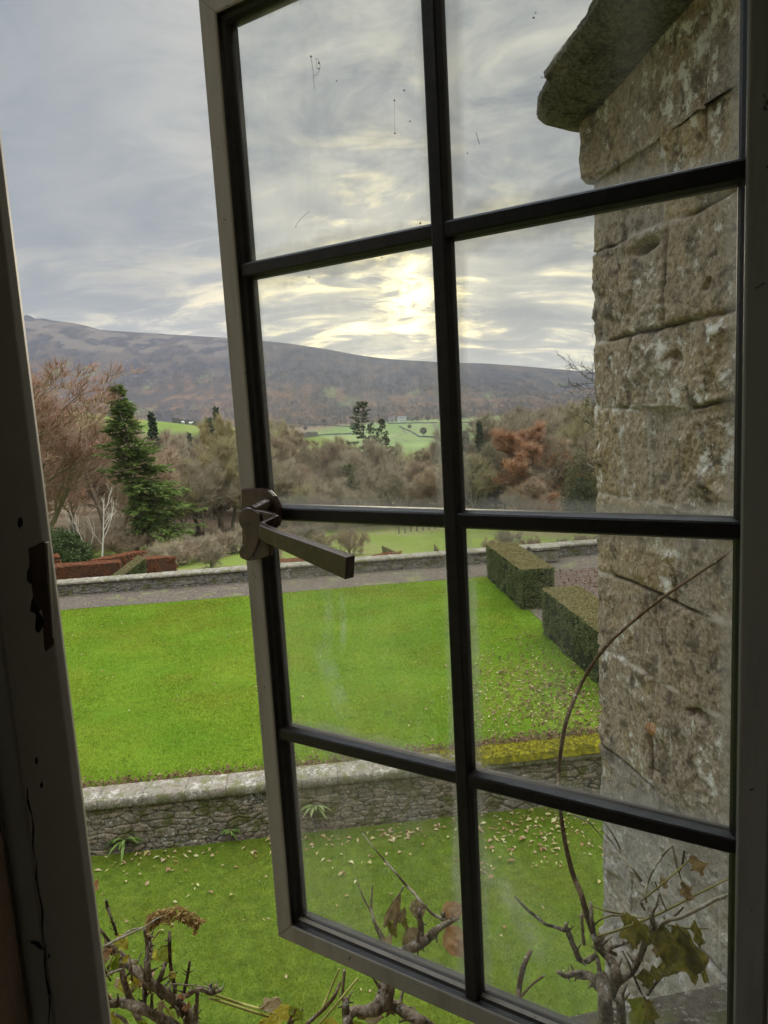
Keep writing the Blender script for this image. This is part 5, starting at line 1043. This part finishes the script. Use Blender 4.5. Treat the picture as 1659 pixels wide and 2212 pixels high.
mb = MB(); mb.put(*bar_sweep([cpix(548, 1110, .044), cpix(590, 1119, .044), cpix(599, 1124, .049), cpix(572, 1140, .063), cpix(568, 1148, .072), cpix(600, 1163, .080), cpix(680, 1195, .093), cpix(757, 1226, .104)], HZ, [.012, .012, .0128, .015, .0165, .0175, .021, .0235], [.006, .006, .0065, .007, .009, .010, .011, .012]))
bevel(mb.build('lever', M['bronze'], hp), .0052, 5)

# ================================================================ CLIMBING PLANT BELOW THE WINDOW
def vstem(nm, ra, rb_, sc=10):
    m, g = new_mat(nm); p = g.geo(); n = g.noise(g.scl(p, (1, 1, .5)), sc*6, 5, .7); l = g.noise(p, sc*9, 4, .7)
    f_ = g.noise(g.scl(p, (1, 1, .22)), sc*22, 4, .75)
    c = g.mix(g.sm(g.m('ADD', g.m('MULTIPLY', n, .5), g.m('MULTIPLY', f_, .5)), .38, .62), ra, rb_); c = g.mix(g.m('MULTIPLY', g.sm(l, .56, .64), .7), c, (.50, .48, .41)); g.out(g.pbr(c, .9, g.bump(g.m('ADD', n, f_), .004), .1)); return m
ST = {'bark': vstem('climber_bark', (.10, .07, .045), (.36, .285, .195)), 'dark': vstem('dark_stem', (.07, .05, .035), (.15, .11, .075)), 'brown': vstem('brown_stem', (.13, .08, .045), (.22, .145, .08)), 'green': noisy('green_stem', [(.3, (.17, .16, .04)), (.7, (.26, .23, .06))], 30, bump=.001), 'pale': vstem('pale_stem', (.28, .23, .15), (.40, .34, .24)), 'petiole': noisy('yellow_petiole', [(.3, (.36, .34, .08)), (.7, (.46, .42, .13))], 30)}
def lmat(nm, a, b, c, trans=.55, sc=45):
    m, g = new_mat(nm); p = g.geo(); n = g.noise(p, sc, 5, .65, .4); n2 = g.noise(p, sc*3.2, 4, .7)
    col = g.ramp(n, [(.32, a), (.5, b), (.68, c)]); col = g.mix(g.m('MULTIPLY', g.sm(n2, .55, .7), .5), col, tuple(k*.45 for k in a))
    ds = g.pbr(col, .6, g.bump(n2, .0015), .3); tr = g.n('ShaderNodeBsdfTranslucent', {'Color': col}).outputs[0]; mx = g.n('ShaderNodeMixShader', {'Fac': trans}); g.nt.links.new(ds, mx.inputs[1]); g.nt.links.new(tr, mx.inputs[2]); g.out(mx.outputs[0]); return m
LM = {'olive': lmat('shrivelled_olive_leaf', (.10, .095, .015), (.19, .175, .025), (.29, .25, .045)), 'green': lmat('green_leaf', (.18, .22, .02), (.28, .33, .035), (.38, .40, .07)), 'yellow': lmat('yellow_leaf', (.42, .33, .04), (.58, .50, .08), (.36, .40, .06)), 'tan': lmat('dry_tan_leaf', (.32, .24, .13), (.48, .38, .22), (.55, .46, .30)), 'rust': lmat('rust_leaf', (.42, .21, .10), (.54, .30, .15), (.62, .42, .25)), 'brown': lmat('dead_brown_leaf', (.19, .13, .065), (.30, .22, .11), (.40, .31, .17)), 'flower': lmat('dried_flower', (.38, .22, .08), (.50, .34, .13), (.58, .46, .20), .3, 120)}
def stem_pts(pts, Y, seed, wobY=.02):
    rg = np.random.default_rng(seed); out, r = [], []
    y0, y1 = (Y if isinstance(Y, tuple) else (Y, Y)); n = len(pts)
    for i, (x, y, w_) in enumerate(pts):
        yy = y0+(y1-y0)*i/max(1, n-1)+rg.normal(0, wobY)*(0 < i < n-1); p = atY(x, y, yy); out.append(p); dist = np.dot(p, np.array([0, _c, -_s])); r.append(w_*.5/F*dist)
    return out, r
def stems(parent, nm, mat, items, seed=0, n=9, bumps=.14):
    for k, (pts, Y) in enumerate(items):
        mb = MB()
        P, r = stem_pts(pts, Y, seed+k); r = [q_*(.86 if bumps > .1 else 1) for q_ in r]; mb.put(*tube(P, r, n+5 if bumps > .1 else n, bumps*1.7, seed+k, 16 if bumps > .1 else 8))
        if bumps > .1:
            rg = np.random.default_rng(seed+k+50)                       # buds and snags
            for q in range(len(P)*2):
                i = rg.integers(0, len(P)-1); t = rg.uniform(0, 1); p = P[i]*(1-t)+P[i+1]*t; dd = rg.normal(size=3); dd /= np.linalg.norm(dd); R_ = r[i]; ln_ = R_*rg.uniform(1.0, 2.0)+rg.uniform(0, .006); mb.put(*tube([p, p+dd*R_*1.0, p+dd*(R_+ln_)+HZ*ln_*.5], [R_*.5, min(R_*.4, .0035), min(R_*.16, .0012)], 6, .2, q, 3))
        mb.build(nm, mat, parent, smooth=True)
def crumpled(parent, mat, base, tip, half, Y, seed, fold=.9, crump=.22, lobes=.25, nm='leaf', curl=.4):
    rg = np.random.default_rng(seed); a, b = atY(*base, Y), atY(*tip, Y-.01); ax = b-a; L = np.linalg.norm(ax); ax = ax/L; vw = -(a+b)/2; vw /= np.linalg.norm(vw); s = np.cross(ax, vw); s /= np.linalg.norm(s); nrm = np.cross(s, ax)
    hw_ = half/F*np.dot((a+b)/2, np.array([0, _c, -_s])); U, Vv = np.meshgrid(np.linspace(0, 1, 26), np.linspace(-1, 1, 17), indexing='ij')
    wd = (np.sin(np.pi*np.clip(U, .02, .985))**.62)*(1-.25*U)*1.15*(1+lobes*np.sin(U*13+seed)*.5+lobes*vnoise(U*7, Vv*0+np.sign(Vv)*3, 0, seed))
    x = Vv*wd; dep = fold*np.abs(x)**1.2*.55+crump*2.2*fbm(U*3.5, Vv*1.6, seed, 4, .55, seed)+curl*.8*(U-.4)**2+.06*np.sin(Vv*9+U*4); x = x*(1-.35*fold*np.abs(Vv)*.5)
    P = a+U[..., None]*L*ax*(1-.06*curl)+(x*hw_)[..., None]*s+(dep*hw_)[..., None]*nrm+(crump*.5*fbm(U*4, Vv*3, seed+5, 3, .5, seed)*hw_)[..., None]*s
    return part(nm, P.reshape(-1, 3), gridF(26, 17), mat, parent, smooth=True)
# left cluster
YL = 1.0
vl = thing('climbing_plant', 'gnarled climber at lower left with a drooping dried flower spray', 'climbing plant', atY(420, 2290, YL))
stems(vl, 'woody_stem', ST['bark'], [([(440, 2290, 30), (418, 2212, 27), (376, 2160, 24), (322, 2122, 22), (275, 2078, 20), (247, 2052, 17), (232, 2040, 11)], YL), ([(420, 2250, 24), (375, 2215, 25), (347, 2200, 24), (301, 2178, 24), (262, 2166, 21), (228, 2170, 16)], YL), ([(322, 2125, 17), (318, 2085, 16), (322, 2050, 17), (316, 2012, 14), (313, 2004, 8)], YL), ([(262, 2078, 17), (268, 2120, 16), (284, 2165, 16), (300, 2200, 15), (330, 2245, 15)], YL), ([(402, 2152, 10), (430, 2137, 11), (456, 2146, 10), (479, 2138, 9)], YL), ([(456, 2142, 8), (452, 2132, 8), (457, 2127, 6)], YL), ([(420, 2215, 13), (425, 2170, 11), (426, 2142, 9)], YL), ([(345, 2115, 12), (352, 2098, 11), (356, 2080, 8)], YL)], 1)
stems(vl, 'cut_stem', ST['dark'], [([(312, 2170, 12), (313, 2130, 12), (316, 2085, 11), (320, 2043, 9)], .97), ([(379, 2146, 9), (374, 2115, 9), (368, 2080, 9), (366, 2040, 9), (366, 2014, 8)], YL), ([(393, 2160, 10), (399, 2135, 9), (405, 2110, 8), (410, 2077, 7)], YL), ([(255, 2025, 7), (241, 1985, 7), (232, 1960, 8), (229, 1944, 6)], 1.02), ([(238, 2036, 7), (222, 2015, 7), (206, 1998, 7)], 1.02), ([(355, 2131, 5), (372, 2112, 5), (382, 2100, 3)], YL)], 30)
stems(vl, 'twig', ST['pale'], [([(232, 2042, 5), (262, 2026, 5), (292, 2012, 4), (318, 2000, 4), (340, 1984, 3), (368, 1977, 3), (400, 1982, 3), (431, 1997, 3)], .98), ([(216, 2048, 4), (250, 2030, 4), (282, 2010, 4), (306, 2004, 3)], 1.0), ([(222, 2110, 6), (245, 2100, 6), (268, 2092, 5)], 1.0), ([(250, 2061, 4), (275, 2072, 4), (300, 2075, 3)], 1.0), ([(366, 2125, 3), (410, 2128, 3), (456, 2134, 3)], 1.0), ([(248, 2190, 6), (268, 2204, 9), (280, 2225, 9)], .98)], 60, 7, .05)
stems(vl, 'petiole', ST['petiole'], [([(452, 2155, 6), (505, 2172, 6), (560, 2190, 6), (600, 2202, 5)], (1.0, 1.04)), ([(466, 2150, 6), (520, 2168, 6), (570, 2182, 5), (612, 2198, 5)], (1.0, 1.05)), ([(345, 2010, 4), (330, 2030, 4), (318, 2040, 3)], 1.0), ([(232, 2100, 4), (240, 2075, 4), (252, 2050, 4)], 1.02)], 80, 7, .0)
rg = np.random.default_rng(77); fl = MB(); sp = np.array([atY(x, y, .98) for x, y in [(320, 2000), (335, 1988), (352, 1980), (372, 1975), (395, 1978), (415, 1988), (431, 1998)]])
for k in range(150):
    u = rg.uniform(0, 5.99); i = int(u); p = sp[i]+(sp[i+1]-sp[i])*(u-i)+rg.normal(0, .0035, 3)+HZ*rg.uniform(-.004, .004); v_, f_ = leaves_mesh(np.repeat(p[None], 3, 0)+rg.normal(0, .002, (3, 3)), rg.uniform(.006, .012, 3), .006, rg); fl.put(v_, f_)
fl.build('dried_flowers', LM['flower'], vl)
for k, (b_, t_, hw_, mt) in enumerate([((255, 2020), (276, 2052), 15, 'yellow'), ((345, 2046), (368, 2078), 17, 'green'), ((330, 2070), (352, 2052), 12, 'yellow'), ((218, 2064), (245, 2050), 10, 'rust'), ((222, 2150), (240, 2178), 14, 'rust'), ((262, 2110), (278, 2150), 13, 'yellow'), ((300, 2205), (318, 2240), 16, 'green'), ((230, 2190), (258, 2225), 18, 'yellow'), ((360, 2180), (375, 2205), 11, 'green'),
    ((212, 1900), (196, 1930), 9, 'rust'), ((563, 2178), (612, 2160), 16, 'tan'), ((580, 2190), (645, 2192), 20, 'yellow'), ((600, 2195), (572, 2225), 18, 'yellow'), ((625, 2175), (655, 2205), 13, 'green'), ((560, 2205), (600, 2235), 18, 'yellow'), ((256, 2058), (240, 2110), 9, 'green')]): crumpled(vl, LM[mt], b_, t_, hw_, 1.0+.02*(k % 3), k+5, .8, .25)
rg = np.random.default_rng(31)
for k in range(26):
    x, y = rg.uniform(222, 420), 0; y = np.interp(x, [222, 330, 420], [2040, 2110, 2170])+rg.uniform(-15, 70); lx_, ly_ = rg.normal(0, 22), -abs(rg.normal(28, 16)); Yk = rg.uniform(.97, 1.05)
    stems(vl, 'twig', ST[('pale', 'brown', 'dark', 'petiole')[k % 4]], [([(x, y, 5), (x+lx_*.5+rg.normal(0, 4), y+ly_*.5, 4), (x+lx_, y+ly_, 2.5)], Yk)], 400+k, 6, .08)
    if k % 2: crumpled(vl, LM[('yellow', 'green', 'rust', 'tan')[(k//2) % 4]], (x+lx_, y+ly_), (x+lx_+rg.normal(0, 12), y+ly_+rg.uniform(10, 30)), rg.uniform(6, 12), Yk, 300+k, .9, .3)
# middle cluster
YM = 1.08
vm = thing('climbing_plant', 'knotted climber branch under the bottom rail, dry leaves behind the lower left pane', 'climbing plant', atY(840, 2300, YM))
stems(vm, 'woody_stem', ST['bark'], [([(738, 2290, 20), (748, 2215, 22), (760, 2186, 24), (790, 2184, 26), (815, 2176, 36), (832, 2150, 44), (836, 2125, 38), (838, 2095, 30), (850, 2070, 26), (878, 2052, 25), (905, 2040, 24), (928, 2024, 20), (950, 2004, 17), (975, 1990, 13), (992, 1982, 10)], YM), ([(826, 2170, 34), (850, 2172, 32), (879, 2188, 28), (905, 2202, 24), (930, 2216, 22), (960, 2260, 22)], YM), ([(748, 2200, 20), (747, 2172, 18), (745, 2158, 13)], YM), ([(910, 2036, 17), (909, 2005, 15), (906, 1975, 14), (905, 1959, 10)], YM), ([(838, 2090, 16), (835, 2050, 15), (822, 2020, 12), (811, 2000, 9)], YM), ([(960, 1996, 12), (959, 1984, 9), (957, 1972, 9)], YM)], 101)
stems(vm, 'twig', ST['pale'], [([(830, 2050, 8), (822, 2015, 7), (808, 1992, 6), (802, 1960, 6), (803, 1935, 4), (804, 1912, 3)], YM), ([(822, 2018, 5), (804, 1975, 4), (785, 1940, 4), (776, 1915, 3), (768, 1895, 2)], YM), ([(962, 1988, 8), (935, 1974, 7), (912, 1952, 6), (895, 1930, 7), (878, 1913, 6), (856, 1887, 5), (832, 1860, 5), (808, 1832, 3), (783, 1800, 3)], (YM, 1.14)), ([(872, 1914, 4), (862, 1932, 4), (848, 1948, 3)], YM), ([(740, 2150, 7), (742, 2120, 7), (744, 2096, 7)], YM), ([(832, 2148, 4), (836, 2090, 4), (842, 2062, 3)], YM), ([(902, 2050, 4), (905, 2085, 4), (908, 2110, 3)], YM)], 130, 7, .06)
stems(vm, 'petiole', ST['petiole'], [([(695, 2181, 5), (715, 2135, 5), (733, 2093, 4)], YM), ([(690, 2212, 5), (730, 2165, 5), (773, 2113, 5)], YM)], 150, 7, 0.)
stems(vm, 'brown_shoot', ST['brown'], [([(660, 2215, 8), (700, 2178, 9), (722, 2152, 8), (735, 2122, 6)], YM), ([(628, 2212, 8), (642, 2194, 8), (653, 2182, 6)], 1.02), ([(618, 2222, 7), (630, 2195, 7), (640, 2176, 5)], 1.02)], 160, 7, .05)
for k, (b_, t_, hw_, mt, fo) in enumerate([((918, 1966), (882, 1960), 22, 'tan', .3), ((952, 1984), (1006, 1956), 20, 'rust', .3), ((966, 2000), (1000, 2066), 27, 'rust', .35), ((866, 1932), (828, 2004), 12, 'brown', 1.), ((862, 1938), (852, 2010), 10, 'brown', 1.), ((838, 1990), (858, 2026), 10, 'olive', .9), ((905, 2006), (868, 2040), 16, 'brown', .4), ((868, 1975), (880, 2010), 8, 'olive', .8), ((875, 1960), (862, 1995), 9, 'brown', .9), ((900, 2085), (930, 2130), 20, 'brown', .3), ((772, 2195), (802, 2190), 9, 'tan', .5), ((790, 2205), (830, 2196), 10, 'tan', .5), ((700, 2210), (735, 2222), 15, 'yellow', .5), ((845, 2016), (830, 2060), 9, 'tan', 1.), ((745, 2225), (790, 2215), 14, 'green', .4)]): crumpled(vm, LM[mt], b_, t_, hw_, YM+.01*(k % 4), k+40, fo, .16, .15)
# right cluster
YR = 1.15
vr = thing('climbing_plant', 'climber with thick trunk and long arching stem before the stone wing wall', 'climbing plant', atY(1310, 2330, YR))
stems(vr, 'trunk', ST['bark'], [([(1312, 2330, 40), (1309, 2212, 38), (1306, 2160, 38), (1302, 2126, 36), (1298, 2105, 26)], YR), ([(1345, 2330, 26), (1343, 2212, 26), (1340, 2165, 24), (1338, 2135, 20)], 1.2), ([(1318, 2150, 26), (1330, 2110, 24), (1320, 2075, 21), (1300, 2054, 19), (1286, 2030, 18), (1278, 2005, 16), (1270, 1985, 14)], YR), ([(1300, 2140, 24), (1282, 2115, 20), (1262, 2104, 16), (1240, 2103, 13), (1222, 2108, 11), (1204, 2099, 9)], YR), ([(1285, 2065, 15), (1268, 2077, 14), (1252, 2072, 14), (1240, 2045, 14), (1229, 2018, 13), (1221, 1996, 10)], YR), ([(1312, 2140, 26), (1336, 2118, 22), (1366, 2096, 17), (1384, 2062, 15), (1395, 2035, 14), (1410, 2003, 13), (1407, 1975, 12), (1402, 1962, 8)], YR), ([(1330, 2062, 9), (1312, 2052, 9), (1335, 2042, 8), (1358, 2036, 6)], YR), ([(1282, 2012, 11), (1278, 1985, 11), (1275, 1950, 9)], YR), ([(1262, 2040, 8), (1258, 2010, 8), (1256, 1975, 7)], YR), ([(1403, 2020, 9), (1420, 2008, 8), (1432, 1998, 6)], YR), ([(1380, 2082, 9), (1372, 2070, 8)], YR), ([(1392, 1965, 6), (1384, 1948, 6), (1390, 1940, 4)], YR), ([(1410, 1972, 7), (1420, 1950, 6), (1424, 1926, 4)], YR)], 201)
stems(vr, 'arching_stem', ST['brown'], [([(1280, 2010, 14), (1266, 1970, 13), (1256, 1934, 12), (1238, 1890, 11), (1224, 1835, 10), (1214, 1778, 9), (1208, 1720, 9), (1207, 1665, 9), (1213, 1610, 9), (1226, 1548, 9), (1260, 1468, 8), (1310, 1395, 8), (1370, 1340, 7), (1440, 1285, 7), (1510, 1238, 6), (1560, 1205, 5), (1588, 1180, 4)], (1.15, 1.02))], 230, 9, .04)
stems(vr, 'twig', ST['pale'], [([(1425, 2000, 9), (1445, 1988, 9), (1475, 1980, 8), (1518, 1958, 8), (1545, 1943, 8), (1560, 1938, 9), (1580, 1930, 6)], (1.15, 1.1)), ([(1396, 1950, 5), (1394, 1925, 4), (1400, 1905, 5), (1412, 1878, 5), (1428, 1852, 6), (1440, 1838, 6), (1453, 1825, 5)], YR), ([(1453, 1828, 4), (1460, 1862, 4), (1470, 1895, 3), (1482, 1925, 3)], YR), ([(1385, 1903, 7), (1368, 1878, 6), (1350, 1858, 5), (1338, 1830, 4), (1322, 1800, 3), (1300, 1770, 2)], YR), ([(1302, 1810, 2), (1270, 1775, 3), (1240, 1760, 3)], 1.2)], 250, 7, .08)
stems(vr, 'dark_twig', ST['dark'], [([(1220, 2010, 9), (1196, 2001, 8), (1178, 1996, 7), (1158, 1980, 7), (1140, 1966, 6), (1126, 1952, 5), (1112, 1936, 4)], YR), ([(1345, 2055, 5), (1360, 2085, 5), (1378, 2130, 5), (1394, 2160, 4)], 1.1), ([(1478, 1838, 4), (1474, 1865, 5), (1466, 1885, 4)], YR), ([(1415, 1905, 3), (1430, 1945, 3), (1440, 1968, 3)], YR), ([(1399, 2150, 5), (1420, 2120, 6), (1440, 2100, 5)], YR), ([(1448, 1985, 5), (1465, 1972, 5), (1476, 1960, 3)], YR)], 270, 7, .08)
stems(vr, 'petiole', ST['green'], [([(1287, 2024, 6), (1320, 2014, 5), (1358, 2001, 5), (1395, 1986, 5), (1432, 1970, 5), (1500, 1935, 4), (1575, 1897, 4)], YR), ([(1278, 1956, 4), (1310, 1968, 4), (1346, 1975, 4), (1390, 1984, 3)], YR), ([(1283, 1998, 4), (1300, 1985, 4), (1322, 1978, 4), (1350, 1979, 3)], YR), ([(1391, 1942, 4), (1440, 1902, 4), (1492, 1855, 3)], YR), ([(1440, 1998, 4), (1485, 2005, 4), (1530, 2006, 3)], YR)], 290, 7, .0)
stems(vr, 'brown_shoot', ST['brown'], [([(1108, 2215, 13), (1119, 2170, 13), (1122, 2130, 12), (1132, 2085, 12), (1147, 2052, 9)], 1.05), ([(1124, 2155, 5), (1148, 2128, 5), (1176, 2107, 5)], 1.05)], 310, 8, .06)
for k, (b_, t_, hw_, mt, fo) in enumerate([((1432, 1996), (1440, 2090), 26, 'olive', .8), ((1455, 1998), (1500, 2120), 34, 'olive', .9), ((1470, 2002), (1530, 2126), 24, 'olive', .9), ((1350, 1972), (1372, 2052), 22, 'olive', 1.0), ((1366, 1980), (1402, 2040), 20, 'olive', .9), ((1388, 2092), (1400, 2134), 18, 'olive', .7), ((1420, 2090), (1462, 2098), 15, 'olive', .8), ((1392, 2152), (1378, 2225), 26, 'green', .2), ((1398, 2156), (1412, 2222), 15, 'olive', .4), ((1494, 1848), (1518, 1892), 16, 'brown', .7), ((1472, 1905), (1492, 1946), 15, 'brown', .7), ((1426, 1896), (1440, 1920), 11, 'brown', .7), ((1410, 2085), (1424, 2120), 12, 'olive', .8), ((1500, 1990), (1512, 2050), 14, 'olive', .9), ((1425, 2030), (1418, 2070), 10, 'brown', .8)]): crumpled(vr, LM[mt], b_, t_, hw_, YR+.012*(k % 4)-.02, k+80, fo, .3, .45)
# two stray leaves stuck to the wing wall, and leaf scars of old mortar
for lab, x, y, r_, mt in (('single orange leaf caught on the wing wall above the lowest glazing bar', 1408, 1577, 13, 'rust'), ('pale pinkish leaf caught on the wing wall below the third glazing bar', 1383, 1242, 15, 'tan')):
    p = onplane(x, y, fp(WE-.045, 0, 0), FD); t = thing('stuck_leaf', lab, 'leaf', p); u = np.linspace(0, 2*np.pi, 15)[:-1]; rr_ = r_/F*np.linalg.norm(p)
    ring = [p+FN*rr_*1.35*math.cos(a)*(1+.15*math.sin(3*a))+HZ*rr_*1.15*math.sin(a)-FD*.008*math.cos(a*2) for a in u]; V = np.array(ring+[p-FD*.012]); i = np.arange(14); Fx = np.stack([i, (i+1) % 14, np.full(14, 14)], 1); part('blade', V, Fx, LM[mt], t)
    mb = MB(); mb.put(*tube([p-FD*.012, p+HZ*rr_*1.2-FD*.006, p+HZ*rr_*1.9+FD*.03], .0012, 5)); mb.build('leaf_stalk', ST['brown'], t)

# ================================================================ AIR
HAZE = .00014
m = bpy.data.materials.new('haze'); m.use_nodes = True; g = G(m.node_tree)
pv = g.n('ShaderNodeVolumePrincipled', {'Color': (.80, .84, .90, 1), 'Density': HAZE, 'Anisotropy': .35})
g.nt.links.new(pv.outputs[0], g.n('ShaderNodeOutputMaterial').inputs['Volume'])
hz_ = part('haze', *box((-7100, -3100, -37.2), (14200, 0, 0), (0, 9700, 0), (0, 0, 37.2+365)), m); tag(hz_, 'thin pale haze over the whole valley', 'haze', None, 'stuff')
